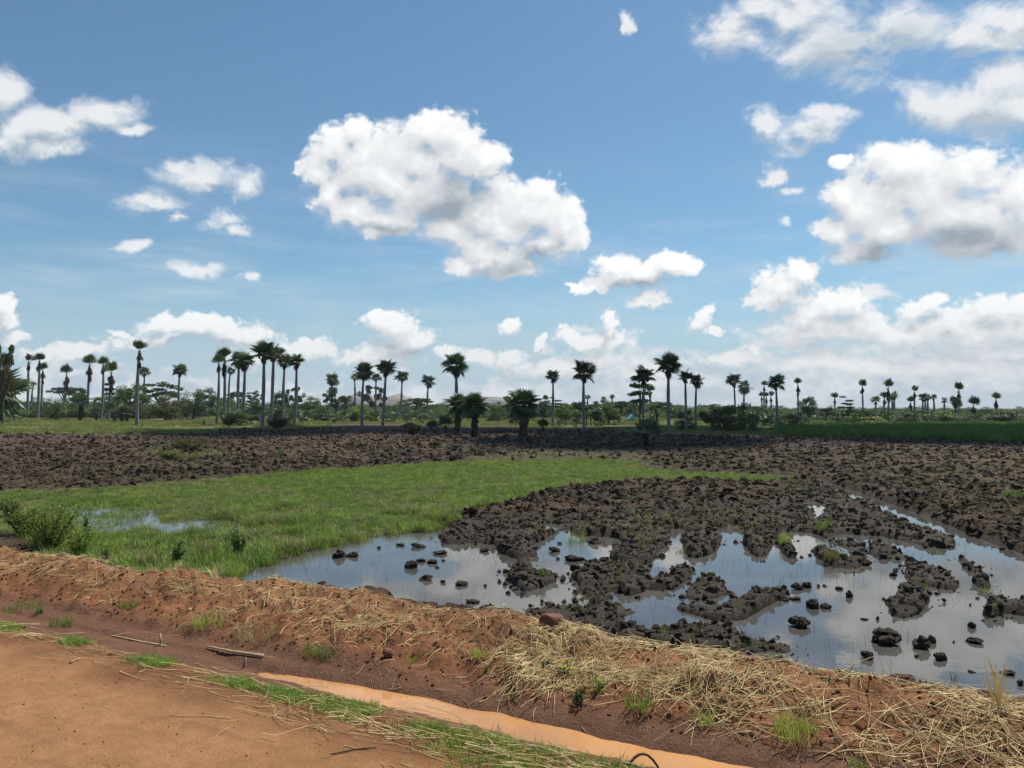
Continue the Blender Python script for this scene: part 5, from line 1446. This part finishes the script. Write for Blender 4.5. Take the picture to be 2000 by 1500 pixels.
CLOD_SPECIAL = {
 (1738,1260): 'largest jagged mud clod in the right-hand pool, with two horns', (1568,1226): 'round grassy mud clod left of the open right-hand pool',
 (1697,1287): 'upright pointed mud clod below the largest jagged one', (1840,1290): 'pointed mud clod right of the upright one, nearest the reeds', (1590,1188): 'peaked mud clod joined to a smaller one, above the round grassy clod',
 (1772,1331): 'flat grassy mud clod close to the straw bank', (661,1090): 'larger of two mud clods at the tip of the meadow', (689,1088): 'smaller of two mud clods at the tip of the meadow',
 (626,1144): 'lone mud clod in the water close to the red bank', (802,1110): 'forked mud clod at the left of a row of three', (1806,1268): 'broad mud clod right of the largest jagged one', (1822,1256): 'small raised lump on the broad mud clod',
 (1122,1096): 'long low mud clod in the central pool', (901,1144): 'ragged mud clod with small stems left of the furrows', (832,1134): 'long flat mud clod left of the ragged one', (1901,1227): 'small pointed mud clod far right in the pool',
 (1844,1177): 'small dark mud clod right of the wide furrow heap', (817,1070): 'flat grassy clod near the meadow shore', (922,1178): 'thin mud sliver with green shoots close to the red bank',
}
REFS = [(1738,1260,'the largest jagged clod'),(1568,1226,'the round grassy clod'),(661,1090,'the pair at the meadow tip'),(626,1144,'the lone clod by the red bank'),(802,1110,'the forked clod'),(1122,1096,'the long low clod in the central pool'),
 (901,1144,'the ragged clod left of the furrows'),(1840,1290,'the pointed clod nearest the reeds'),(1772,1331,'the flat grassy clod by the straw'),(817,1070,'the flat grassy clod near the meadow shore'),(1640,1080,'the big grassy mud island'),(1775,1170,'the wide furrow heap'),(1500,1160,'the long diagonal ridge'),(1945,1180,'the right mud heap')]
_seen = {}
def clod_label(x, b, w, h):
    size = 'tiny' if w < 11 else 'small' if w < 18 else 'medium'; shp = 'flat' if h < 0.48 * w else 'upright' if h > 0.95 * w else 'lumpy'
    for ref in sorted(REFS, key=lambda r: (r[0] - x) ** 2 + 4 * (r[1] - b) ** 2)[:4]:
        dx, dy = x - ref[0], b - ref[1]
        side = ('right of' if dx > 0 else 'left of') if abs(dx) > 1.2 * abs(dy) else ('in front of' if dy > 0 else 'behind')
        far = 'well ' if abs(dx) > 90 else ''
        lb_ = '%s %s mud clod %s%s %s' % (size, shp, far, side, ref[2])
        if lb_ not in _seen: _seen[lb_] = 1; return lb_
    return '%s %s dark mud clod %s' % (size, shp, near_words(x, b))
for i, (x, b, w, h) in enumerate(CLODS):
    g = ground(x, b, 0.0); d = g[1]; rg = random.Random(i + 50)
    wm, hm = w / FPX * d, h / FPX * d
    me = (CL_BIG if w >= 16 else CL_SM)[i % (6 if w >= 16 else 4)]
    o = inst('mud_clod', me, None, (g[0], g[1] + 0.25 * wm, 0.18 * hm), (rg.uniform(-.2, .2), rg.uniform(-.2, .2), rg.uniform(0, 6.28)), (wm * 0.95, wm * rg.uniform(0.75, 1.1), hm * 1.05))
    tag(o, CLOD_SPECIAL.get((x, b)) or clod_label(x, b, w, h), 'mud clod', 'single mud clods in the flooded field')

# ------------------------------------------------------------------ stones, sticks, husk
def place_stone(x, b, w, h, mat, label, seed, cut=True):
    rg = np.random.default_rng(seed)
    g0 = ground(x, b, 0.5); 
    for _ in range(4): g0 = ground(x, b, ht(g0[0], g0[1]))
    d = g0[1]; wm, hm = w / FPX * d, h / FPX * d
    v = np.clip(ICO3 * 1.25, -0.86, 0.86) if cut else ICO3
    v = v * (1 + 0.35 * noise3(ICO3 + seed, 1.5, seed) + 0.10 * noise3(ICO3, 6.0, seed + 3))[:, None] * np.array([0.55 * wm, 0.45 * wm, 0.6 * hm])
    o = mesh_obj('stone', v, ICO3F, MAT[mat], smooth=True)
    o.location = (g0[0], g0[1] + 0.2 * wm, g0[2] + 0.32 * hm); o.rotation_euler = (rg.normal(0, .15), rg.normal(0, .15), rg.uniform(0, 6))
    tag(o, label, 'stone', 'loose stones on the earth bank')
place_stone(1080, 1234, 46, 36, 'stone', 'large square reddish stone on the bank beside the black mud', 1)
place_stone(537, 1196, 16, 13, 'stone_pale', 'pale angular stone on the middle of the red bank', 3)
place_stone(370, 1195, 9, 8, 'stone_pale', 'small pale pebble on the left part of the bank', 4, False)
place_stone(757, 1281, 20, 15, 'stone', 'rounded brownish stone low on the bank above the ditch', 5, False)
place_stone(1011, 1290, 12, 9, 'stone', 'small reddish stone above the straw heap', 6)
place_stone(850, 1213, 10, 6, 'stone_pale', 'small pale chip on the bank crest', 7)

def stick_mesh(name, pts, r0, r1, mat, sides=6):
    pts = [np.array(p, float) for p in pts]; V = []; n = len(pts)
    for k, p in enumerate(pts):
        ax = pts[min(k + 1, n - 1)] - pts[max(k - 1, 0)]; ax /= np.linalg.norm(ax)
        u = np.cross(ax, (0.11, 0.23, 0.97)); u /= max(np.linalg.norm(u), 1e-6); w = np.cross(ax, u); r = r0 + (r1 - r0) * k / (n - 1)
        V += [p + r * (math.cos(a) * u + math.sin(a) * w) for a in np.linspace(0, 2 * math.pi, sides, endpoint=False)]
    Fs = [[k * sides + j, k * sides + (j + 1) % sides, (k + 1) * sides + (j + 1) % sides, (k + 1) * sides + j] for k in range(n - 1) for j in range(sides)]
    Fs += [list(range(sides))[::-1], list(range((n - 1) * sides, n * sides))]
    return mesh_obj(name, V, Fs, MAT[mat], smooth=True)
def on_ground(x, y, up=0.0):
    g = ground(x, y, 0.45)
    for _ in range(5): g = ground(x, y, ht(g[0], g[1]))
    return np.array([g[0], g[1], ht(g[0], g[1]) + up])
def lying(pxs, r0, r1, mat, label, name='stick', up=0.008, cat='stick'):
    P = [on_ground(a, b, up) for a, b in pxs]
    Q = []
    for a, b in zip(P[:-1], P[1:]):
        for f in (0, 0.33, 0.66): Q.append(a + (b - a) * f)
    Q.append(P[-1])
    return tag(stick_mesh(name, Q, r0, r1, mat), label, cat)
lying([(403,1271),(455,1284),(514,1300)], 0.008, 0.016, 'stick', 'long bare stick lying beside the start of the ditch water', up=0.02)
lying([(217,1242),(270,1252),(324,1263)], 0.005, 0.006, 'husk', 'long pale stalk lying on the grassy road edge')
lying([(325,1317),(390,1330),(446,1342)], 0.0035, 0.003, 'husk', 'thin pale stalk lying on the open road')
lying([(330,1400),(395,1400),(450,1404)], 0.003, 0.0035, 'husk', 'thin stalk lying flat in the middle of the road')
lying([(137,1296),(146,1292),(155,1288)], 0.010, 0.008, 'stick', 'short pale stick on the left part of the road')
lying([(645,1476),(690,1466),(735,1462)], 0.005, 0.004, 'root', 'dark twig lying on the road near the verge grass')
lying([(1040,1432),(1075,1438),(1108,1446)], 0.009, 0.009, 'straw', 'thick straw stalk lying on the verge grass')
def peg(x, b, top, lean, label, r=0.011):
    p = on_ground(x, b, -0.03); d = p[1]; h = (b - top) / FPX * d
    o = stick_mesh('peg', [p, p + np.array([lean * 0.4, 0, h * 0.55]), p + np.array([lean, 0.0, h + 0.03])], r, r * 0.9, 'stick'); tag(o, label, 'peg')
peg(316, 1256, 1233, -0.02, 'short pale peg standing in the dry end of the ditch')
peg(475, 1297, 1278, 0.02, 'short pale peg standing against the long bare stick')
_a = on_ground(1222, 1499, -0.02); _b = on_ground(1292, 1499, -0.02)
_arc = [_a + (_b - _a) * f + np.array([0, 0, 0.12 * math.sin(math.pi * f) ** 0.8]) for f in np.linspace(0, 1, 9)]
tag(stick_mesh('root', _arc, 0.010, 0.007, 'root'), 'dark root arching out of the ditch water at the bottom edge', 'root')
def husk():
    p = on_ground(2, 1168); V = []; 
    for k in range(7):
        f = k / 6
        for j, s_ in enumerate((-1, -0.3, 0.4, 1)):
            V.append((p[0] + 0.028 * s_ * (1 - 0.75 * f) + 0.02 * f - 0.02, p[1] + 0.012 * (1 - s_ * s_) - 0.02 * f, p[2] + 0.105 * f + 0.006 * math.sin(9 * f + j)))
    Q = [[k * 4 + j, k * 4 + j + 1, k * 4 + j + 5, k * 4 + j + 4] for k in range(6) for j in range(3)]
    n = len(V); V2 = V + [(a, b + 0.006, c) for a, b, c in V]
    Q2 = Q + [[q + n for q in f[::-1]] for f in Q]
    tag(mesh_obj('husk', V2, Q2, MAT['husk']), 'pale yellow husk upright at the left picture edge', 'husk')
husk()

# ------------------------------------------------------------------ grass tufts and weeds one can pick out
def tuft(x, b, w, h, mat, label, seed, cat='grass tuft', name='grass_tuft', blades=None, zz=None, bend=0.6, bw=0.006, group='single grass tufts'):
    p = on_ground(x, b) if zz is None else ground(x, b, zz); d = p[1]; wm, hm = w / FPX * d, h / FPX * d
    me = tuft_mesh(name, mat, blades or int(40 + w * 1.3), hm * 1.2, wm * 1.0, bw, 800 + seed, bend)
    o = inst(name, me, None, (p[0], p[1] + 0.1 * wm, p[2] - 0.01)); tag(o, label, cat, group); return o
for k, (x, b, w, h, m, lb) in enumerate([
 (118,1224,46,22,'blade','round green grass tuft on the left road edge'),(40,1192,70,16,'blade','low green grass patch at the far left of the road edge'),(75,1204,16,18,'weed','small dark grass tuft left of the round green one'),
 (402,1224,62,30,'blade','bright green grass tuft on the middle of the bank'),(250,1188,44,18,'blade','sparse green tuft high on the left of the bank'),(330,1210,60,14,'blade','sparse grass patch left of the bright green tuft'),
 (500,1256,92,32,'blade_dry','pale dry grass patch below the middle of the bank'),(640,1284,46,28,'weed','dark green tuft above the ditch water'),(608,1268,40,24,'blade','light green tuft left of the dark green tuft'),
 (800,1273,34,14,'blade','small green tuft right of the rounded stone'),(1560,1468,90,44,'blade','green grass showing through the straw at the bottom right'),(1250,1402,56,32,'blade','green tuft under straw above the ditch'),
 (1375,1412,44,20,'blade','small green tuft in the straw right of the ditch plants'),(935,1292,40,18,'blade','faint green tuft low on the bank at the centre'),(1680,1500,40,16,'blade','green tuft at the bottom edge under the straw'),
 (1125,1072,36,36,'blade','bright green tuft standing in the central pool'),(1685,1162,18,20,'blade','small green tuft in the middle of the right-hand pool'),(1610,1032,34,22,'blade','yellow-green tuft on the mud left of the water channel'),
 (925,1170,10,20,'blade','thin green shoots in the water close to the bank'),(950,1176,10,20,'blade','thin green shoots right of the mud sliver'),(1535,1082,26,24,'blade','green tuft on a mud clump at the top of the right-hand pool'),
 (1622,1095,34,26,'blade_dry','yellow grass on the big mud island right of centre'),(1262,1060,44,20,'blade_dry','dry grass on the mud mass above the central pool'),(1335,1070,30,20,'blade_dry','dry grass tuft on the mud between two pools'),
 (1808,1154,18,24,'blade','green shoots beside the wide furrow heap'),(1928,1172,26,30,'blade','green shoots on the right mud heap'),(1865,1076,50,22,'blade','pale green grass along the water channel'),(1830,1070,30,18,'blade','small green tuft on the ridge beside the channel'),
 (1545,1140,30,22,'blade','green shoots on the long diagonal mud ridge'),(1060,1156,14,20,'blade','green shoots at the foot of the triangular mud heap'),(1445,1042,40,18,'blade_dry','straw-coloured tuft at the top of the pool'),
 (1240,1222,30,20,'blade_dry','yellow-green tuft on the black mud behind the stone'),(1900,1252,20,14,'blade','few green shoots on a clod at the far right'),(1290,1128,22,20,'blade_dry','dry tuft on the small central mud heap'),
 (1985,976,40,16,'blade','green grass patch at the right picture edge on the ploughed field'),
 (575,1075,60,28,'blade_dry','yellowed grass clump at the meadow shore'),(400,1110,70,50,'blade','tall green grass clump at the lower meadow corner'),(400,1088,46,44,'blade_dry','dry grass clump behind the lower meadow corner'),
 (290,1112,40,42,'blade_dry','dry reed clump where the meadow meets the bank'),(525,1100,40,30,'blade','green grass clump overhanging the water'),(345,1122,50,26,'blade_dry','pale grass clump along the bank top'),(640,1068,40,22,'blade','green grass tuft at the water edge of the meadow'),
 (330,893,60,14,'blade_olive','olive grass on the left slope of the grassy rise in the field'),(360,896,70,16,'blade','green grass low on the front of the grassy rise in the field'),(400,890,60,14,'blade_olive','olive grass on the right slope of the grassy rise in the field'),(440,888,50,8,'blade_dry','dry grass right of the grassy rise in the field'),
 (418,1130,18,26,'straw','small heap of pale straw on the bank crest'),
]):
    tuft(x, b, w, h, m, lb, k, bw=0.010 if b < 1130 else 0.006, bend=0.7 if m != 'blade' else 0.6)

def weed(x, b, w, h, label, seed, mat='weed', stems=7, leaves=26, leaf=0.035, name='weed_plant', cat='plant', dry=False):
    rg = np.random.default_rng(900 + seed); p = on_ground(x, b); d = p[1]; wm, hm = w / FPX * d, h / FPX * d
    root = empty(name, (p[0], p[1] + 0.15 * wm, p[2] - 0.02)); tag(root, label, cat)
    S = Soup(); L = Soup()
    for k in range(stems):
        a = rg.uniform(0, 6.28); tip = np.array([0.5 * wm * math.cos(a) * rg.uniform(0.2, 1), 0.5 * wm * math.sin(a) * rg.uniform(0.2, 1), hm * rg.uniform(0.55, 1.05)]); base = np.array([tip[0] * 0.15, tip[1] * 0.15, 0])
        mid = 0.5 * (base + tip) + np.array([0, 0, 0.08 * hm]) + rg.normal(0, 0.03 * hm, 3)
        pts = [base, mid, tip]; r = 0.0045 if not dry else 0.0035
        for q0, q1 in zip(pts[:-1], pts[1:]):
            S.add([q0 + (-r, 0, 0), q0 + (r, 0, 0), q1 + (r * .7, 0, 0), q1 + (-r * .7, 0, 0)], [[0, 1, 2, 3]]); S.add([q0 + (0, -r, 0), q0 + (0, r, 0), q1 + (0, r * .7, 0), q1 + (0, -r * .7, 0)], [[0, 1, 2, 3]])
        for j in range(leaves):
            f = rg.uniform(0.2, 1.0); c = mid + (tip - mid) * (2 * f - 1) if f > 0.5 else base + (mid - base) * 2 * f
            A = rg.normal(size=3); A[2] = abs(A[2]) * 0.5; A /= np.linalg.norm(A); B = np.cross(A, rg.normal(size=3)); B /= np.linalg.norm(B); s = leaf * rg.uniform(0.5, 1.2)
            c = c + rg.normal(0, 0.015, 3)
            L.add([c, c + A * s * 0.5 + B * s * 0.28, c + A * s, c + A * s * 0.5 - B * s * 0.28], [[0, 1, 2, 3]])
    V, Q = S.get(); mesh_obj('stems', V, Q, MAT['root' if not dry else 'straw'], root)
    if leaves: V, Q = L.get(); mesh_obj('leaves', V, Q, MAT[mat], root)
weed(40, 1052, 90, 56, 'tangled weedy bush left on the bank, leftmost', 1, mat='leaf_lime', stems=56, leaves=26, leaf=0.05)
weed(85, 1078, 120, 84, 'tall bramble-like weed bush by the left end of the puddle', 2, mat='leaf_lime', stems=80, leaves=26, leaf=0.05)
weed(145, 1088, 90, 60, 'lighter weed bush right of the tall bramble', 3, mat='blade', stems=40, leaves=30, leaf=0.045)
weed(15, 1010, 50, 40, 'low weeds at the left picture edge behind the bank', 4, mat='leaf_lime', stems=24, leaves=26, leaf=0.06)
weed(465, 1086, 34, 56, 'dark upright weed at the right end of the meadow pools', 5, stems=12, leaves=40, leaf=0.06)
weed(342, 1108, 30, 46, 'dark upright weed in the lower meadow', 6, stems=10, leaves=36, leaf=0.06)
weed(168, 1050, 16, 44, 'thin dark weed stalk standing in the puddle', 7, stems=5, leaves=30, leaf=0.06)
weed(205, 1104, 20, 40, 'thin twiggy weed on the bank below the puddle', 8, stems=8, leaves=10, leaf=0.05)
weed(1105, 1322, 34, 32, 'bright leafy seedling in the middle of the straw heap', 9, mat='blade', stems=6, leaves=8, leaf=0.05)
weed(1130, 1378, 26, 34, 'leafy green seedling low on the bank above the ditch', 10, stems=6, leaves=10, leaf=0.045)
weed(1174, 1352, 28, 26, 'leafy green seedling right of the straw heap', 11, mat='blade', stems=6, leaves=9, leaf=0.045)
weed(1060, 1268, 24, 20, 'small dark green seedling on the bank below the square stone', 12, stems=5, leaves=9, leaf=0.04)
weed(1955, 1392, 60, 100, 'dry bare reed stalks at the right end of the bank', 13, stems=22, leaves=0, dry=True)
weed(1865, 1356, 34, 46, 'few dry stalks leaning over the water right of the bank crest', 14, stems=8, leaves=0, dry=True)
weed(360, 889, 120, 24, 'low scrubby bush on a grassy rise in the ploughed field', 15, mat='leaf_brown', stems=110, leaves=30, leaf=0.10)
weed(325, 897, 60, 18, 'low green weeds left of the scrubby bush in the ploughed field', 16, mat='blade_olive', stems=50, leaves=26, leaf=0.11)
weed(545, 892, 22, 14, 'small dark shrub on the ploughed field right of the grassy rise', 17, stems=12, leaves=20, leaf=0.12)
weed(445, 834, 36, 26, 'brownish shrub at the foot of the second clustered palm', 18, mat='leaf_brown', stems=40, leaves=40, leaf=0.24)
weed(540, 836, 44, 22, 'brownish scrub on the low heap under the clustered palms', 19, mat='leaf_brown', stems=40, leaves=40, leaf=0.24)
weed(805, 836, 40, 20, 'brushwood on the dark earth heap left of the young palms', 20, mat='skirt', stems=40, leaves=24, leaf=0.2)
weed(398, 832, 5, 16, 'thin dark stump left of the big palm cluster', 21, stems=5, leaves=20, leaf=0.18)
weed(652, 827, 14, 10, 'small dark shrub on bare ground right of the cluster', 22, stems=16, leaves=30, leaf=0.2)
weed(1450, 841, 22, 24, 'dark shrub stems under the large dark bush', 23, stems=16, leaves=40, leaf=0.2)

# ------------------------------------------------------------------ straw
def straw_mesh(name, specs, mat, seed):
    """specs: rows of x, y, heading, length, lift, radius; bent stems laid over the ground"""
    rg = np.random.default_rng(seed); sp = np.asarray(specs, float); n = len(sp); SEG = 4
    f = np.linspace(-0.5, 0.5, SEG + 1)
    curv = rg.normal(0, 0.5, n); kink = rg.random(n) < 0.25; kf = rg.uniform(-0.2, 0.2, n); ka = rg.normal(0, 0.9, n)
    X = np.zeros((n, SEG + 1)); Yy = np.zeros((n, SEG + 1))
    for k in range(1, SEG + 1):
        hd = sp[:, 2] + curv * f[k] + np.where(kink & (f[k] > kf), ka, 0)
        X[:, k] = X[:, k - 1] + np.cos(hd) * sp[:, 3] / SEG; Yy[:, k] = Yy[:, k - 1] + np.sin(hd) * sp[:, 3] / SEG
    X += (sp[:, 0] - X[:, SEG // 2])[:, None]; Yy += (sp[:, 1] - Yy[:, SEG // 2])[:, None]
    Z = land(X.ravel(), Yy.ravel())['z'].reshape(n, -1)
    end = Z[:, [0, -1]]; lin = end[:, :1] + (end[:, 1:] - end[:, :1]) * (f[None] + 0.5)
    mid = np.maximum(0, (Z - lin)).max(1)
    tilt = rg.normal(0, 0.16, n)[:, None] * sp[:, 3:4]
    Zs = 0.5 * Z + 0.5 * (lin + mid[:, None] * 0.8) + sp[:, 4:5] + tilt * f[None] + 0.06 * sp[:, 3:4] * (1 - (2 * f[None]) ** 2) * rg.random((n, 1))
    Zs = np.maximum(Zs, Z + 0.004)
    r = sp[:, 5][:, None] * (1.0 - 0.35 * (f[None] + 0.5))
    hx = -np.sin(sp[:, 2])[:, None]; hy = np.cos(sp[:, 2])[:, None]
    V = np.stack([np.stack([X + hx * r, Yy + hy * r, Zs], -1), np.stack([X - hx * r, Yy - hy * r, Zs], -1), np.stack([X, Yy, Zs + 1.5 * r], -1)], 2)   # n, seg+1, 3, 3
    V = V.reshape(-1, 3)
    base = (np.arange(n) * (SEG + 1) * 3)[:, None, None, None]; k = np.arange(SEG)[None, :, None, None] * 3; j = np.arange(3)[None, None, :, None]
    Q = np.concatenate([base + k + j, base + k + (j + 1) % 3, base + k + 3 + (j + 1) % 3, base + k + 3 + j], -1).reshape(-1, 4)
    return mesh_obj(name, V, Q, MAT[mat])

def build_straw():
    rg = np.random.default_rng(61); A = []
    def px_patch(cx, cy, wx, wy, n, lmin, lmax, hd=None, hs=1.2, lift=0.03, r=0.0028):
        for k in range(n):
            x, y = rg.normal(cx, wx / 2), rg.normal(cy, wy / 2)
            if y > 1540: continue
            zg = 0.5; g = ground(x, y, zg); g = ground(x, y, float(np.interp(strip(g[0], g[1])[1], [4.6, 5.0, 5.4, 6.3, 6.6, 7.0], [0.44, 0.33, 0.4, 0.6, 0.64, 0.4])))
            h = rg.uniform(0, 6.28) if hd is None else rg.normal(hd, hs)
            A.append((g[0], g[1], h, rg.uniform(lmin, lmax), rg.random() ** 2 * lift, r * rg.uniform(0.7, 1.35)))
    # heavy cover on the right part of the bank, by its own strip
    def st_patch(s0, s1, t0, t1, n, lmin, lmax, lift, r, thr, seed):
        m = 0
        while m < n:
            s, t = rg.uniform(s0, s1, 400), rg.uniform(t0, t1, 400); k = fbm(s * 1.6, t * 2.0, 3, seed) > thr; s, t = s[k], t[k]
            x, y = unstrip(s, t)
            for a, b in zip(x, y):
                A.append((a, b, rg.uniform(0, 6.28), lmin + (lmax - lmin) * rg.random() ** 1.6, rg.random() ** 2 * lift, r * rg.uniform(0.35, 1.5))); m += 1
    st_patch(-1.6, 5.5, 5.5, 6.75, 1700, 0.14, 0.66, 0.04, 0.0030, 0.47, 11); st_patch(-1.6, 5.5, 5.45, 6.8, 1800, 0.03, 0.18, 0.02, 0.0022, 0.44, 15)
    st_patch(-3.2, -1.4, 5.6, 6.75, 700, 0.08, 0.40, 0.05, 0.0028, 0.50, 12)
    st_patch(-12, -3.0, 5.6, 6.75, 800, 0.04, 0.26, 0.03, 0.0026, 0.52, 13)
    st_patch(-12, 5.5, 6.25, 6.85, 1700, 0.04, 0.20, 0.04, 0.0024, 0.42, 14)
    px_patch(1045, 1325, 90, 60, 120, 0.2, 0.5, 0.9, 0.5, 0.05, 0.0029)
    px_patch(1330, 1330, 160, 70, 200, 0.2, 0.6, None, 1, 0.06, 0.0029)
    px_patch(1300, 1300, 200, 60, 110, 0.15, 0.5, 0.4, 0.7, 0.05, 0.0028)
    px_patch(720, 1222, 150, 46, 150, 0.1, 0.36, None, 1, 0.05, 0.0030)
    px_patch(350, 1140, 60, 20, 60, 0.1, 0.35, -0.3, 0.4, 0.05, 0.0030)
    px_patch(80, 1115, 130, 30, 90, 0.1, 0.4, 0.6, 0.5, 0.03, 0.0030)
    # stalks swept along the road edge
    rd = math.atan2(DV[1], DV[0])
    for k in range(300):
        s = rg.uniform(-10.5, 2.0); t = rg.normal(4.58, 0.13) - 0.12 * max(0, min(1, (s + 4) / 2))
        x, y = unstrip(s, t); A.append((x, y, rg.normal(rd, 0.16), rg.uniform(0.12, 0.65), rg.random() ** 2 * 0.03, 0.0030 * rg.uniform(0.6, 1.4)))
    for k in range(420):
        s = rg.uniform(-4.2, 2.2); t = rg.normal(4.44, 0.20)
        x, y = unstrip(s, t); A.append((x, y, rg.normal(rd, 0.45), rg.uniform(0.08, 0.55), rg.random() ** 2 * 0.03, 0.0028 * rg.uniform(0.6, 1.4)))
    for k in range(60):
        s = rg.uniform(-9, 1.0); t = rg.uniform(2.2, 4.4)
        x, y = unstrip(s, t); A.append((x, y, rg.normal(rd, 0.9), rg.uniform(0.04, 0.30), 0.0, 0.0026 * rg.uniform(0.5, 1.2)))
    for k in range(40):
        s = rg.uniform(-7, 1.0); t = rg.uniform(5.25, 5.6)
        x, y = unstrip(s, t); A.append((x, y, rg.uniform(0, 6.28), rg.uniform(0.05, 0.2), 0.0, 0.0026))
    A2 = [q for q in A if q[1] > 2.0]
    o = straw_mesh('straw', A2, 'straw', 5); tag(o, 'loose pale straw strewn over the earth bank and road edge', kind='stuff')
build_straw()
def water_stems():
    """thin stems standing in the flood"""
    rg = np.random.default_rng(15); S = Soup(); L = 0
    x, y = rg.uniform(-8, 9, 9000), rg.uniform(6, 20, 9000); Q = land(x, y, False); k = (Q['flood'] > 0.7) & (Q['mud'] < 0.25) & (Q['t'] > 7.3) & (fbm(x * 0.8, y * 0.8, 3, 360) > 0.5)
    for a, b in list(zip(x[k], y[k]))[:520]:
        h = rg.uniform(0.03, 0.16); lx, ly = rg.normal(0, 0.25, 2) * h; w = 0.0022
        S.add([(a - w, b, -0.02), (a + w, b, -0.02), (a + lx + w * .4, b + ly, h), (a + lx - w * .4, b + ly, h)], [[0, 1, 2, 3]])
    V, F_ = S.get(); tag(mesh_obj('water_stems', V, F_, MAT['weed']), 'thin sparse stems standing in the flood water', kind='stuff')
water_stems()

# ------------------------------------------------------------------ far houses
def house(x, b, w, wall_h, roof_h, d, roof_mat, label, gable=False, seed=0):
    a = at(x, b, d); zg = ht(a[0], a[1]); k = d / FPX; W_, H_, R_ = w * k, wall_h * k, roof_h * k; D_ = W_ * 0.7
    root = empty('house', (a[0], a[1], zg - 0.1)); tag(root, label, 'house', 'small houses among the trees')
    root.rotation_euler = (0, 0, R(20) if gable else R(4))
    hw, hd = W_ / 2 * 0.92, D_ / 2 * 0.92
    def box(nm, x0, x1, y0, y1, z0, z1, m):
        V = [(x0, y0, z0), (x1, y0, z0), (x1, y1, z0), (x0, y1, z0), (x0, y0, z1), (x1, y0, z1), (x1, y1, z1), (x0, y1, z1)]
        return mesh_obj(nm, V, [[0, 3, 2, 1], [4, 5, 6, 7], [0, 1, 5, 4], [1, 2, 6, 5], [2, 3, 7, 6], [3, 0, 4, 7]], MAT[m], root)
    box('wall', -hw, hw, -hd, hd, 0, H_, 'wall')
    box('door', -0.12 * W_, 0.12 * W_, -hd - 0.05, -hd - 0.003, 0, H_ * 0.8, 'door')
    box('window', 0.24 * W_, 0.36 * W_, -hd - 0.05, -hd - 0.003, H_ * 0.4, H_ * 0.75, 'door')
    e = W_ / 2; f = D_ / 2; t = 0.12
    if gable:
        V = [(-e, -f, H_), (e, -f, H_), (e, f, H_), (-e, f, H_), (0, -f, H_ + R_), (0, f, H_ + R_)]
        Fs = [[0, 4, 5, 3], [1, 2, 5, 4], [0, 1, 4], [2, 3, 5], [0, 3, 2, 1]]
    else:
        V = [(-e, -f, H_), (e, -f, H_), (e, f, H_), (-e, f, H_), (-e, 0, H_ + R_), (e, 0, H_ + R_)]
        Fs = [[0, 1, 5, 4], [2, 3, 4, 5], [0, 4, 3], [1, 2, 5], [0, 3, 2, 1]]
    mesh_obj('roof', V, Fs, MAT[roof_mat], root)
house(852, 812, 21, 8, 7, 180, 'iron', 'house with long white iron roof between the two rocky hills')
house(1233, 815, 14, 6, 9, 150, 'blue', 'small house with bright blue and white gable roof left of the tiered tree', True)
house(1588, 826, 11, 4, 5, 170, 'iron', 'small white-roofed hut right of the bright round tree, left one')
house(1604, 825, 8, 4, 4, 175, 'iron', 'small white-roofed hut right of the bright round tree, right one')
house(1534, 824, 9, 3, 4, 180, 'iron', 'small pale hut showing left of the thin knotted palm')
house(1890, 824, 6, 4, 4, 185, 'iron', 'tiny white hut showing right of the tuft-topped palm')
#@@AIR

# ------------------------------------------------------------------ the cloud that shades the far strip of the field, high above
def shade_cloud():
    m, T, out = material('cloud_white')
    d = T.node('ShaderNodeBsdfDiffuse'); T.put(d.inputs['Color'], (0.9, 0.9, 0.9)); T.l.new(d.outputs[0], out.inputs[0])
    rg = np.random.default_rng(8); V = []; Fs = []; off = 0
    up = SUN_DIR * (420.0 / SUN_DIR[2])
    for k in range(44):
        f = rg.random(); X = -30 + 260 * f; Y = 78 - 14 * min(1, f * 3.2) + 5 * math.sin(f * 7) + rg.normal(0, 10) ; r = rg.uniform(9, 17) * (0.55 + 0.6 * math.sin(math.pi * min(1, 0.15 + f)))
        v = ICO3 * (1 + 0.5 * noise3(ICO3 + k, 2.0, k) + 0.25 * noise3(ICO3, 6.0, k + 9))[:, None] * r
        V.append(v + np.array([X, Y, 0]) + up); Fs += [[w + off for w in q] for q in ICO3F]; off += len(v)
    o = mesh_obj('cloud', np.concatenate(V), Fs, m, smooth=True); tag(o, 'fair-weather cloud high over the field', kind='structure')
shade_cloud()

# ------------------------------------------------------------------ air
def haze():
    m, T, out = material('haze_air')
    v = T.node('ShaderNodeVolumePrincipled'); v.inputs['Color'].default_value = (0.90, 0.95, 1.0, 1); v.inputs['Density'].default_value = 0.00015
    T.l.new(v.outputs[0], out.inputs['Volume'])
    a, z0, z1 = 5600.0, -2.0, 70.0
    V = [(-a, -a, z0), (a, -a, z0), (a, a, z0), (-a, a, z0), (-a, -a, z1), (a, -a, z1), (a, a, z1), (-a, a, z1)]
    o = mesh_obj('haze', V, [[0, 3, 2, 1], [4, 5, 6, 7], [0, 1, 5, 4], [1, 2, 6, 5], [2, 3, 7, 6], [3, 0, 4, 7]], m); tag(o, 'thin pale haze filling the air over the plain', kind='stuff')
haze()
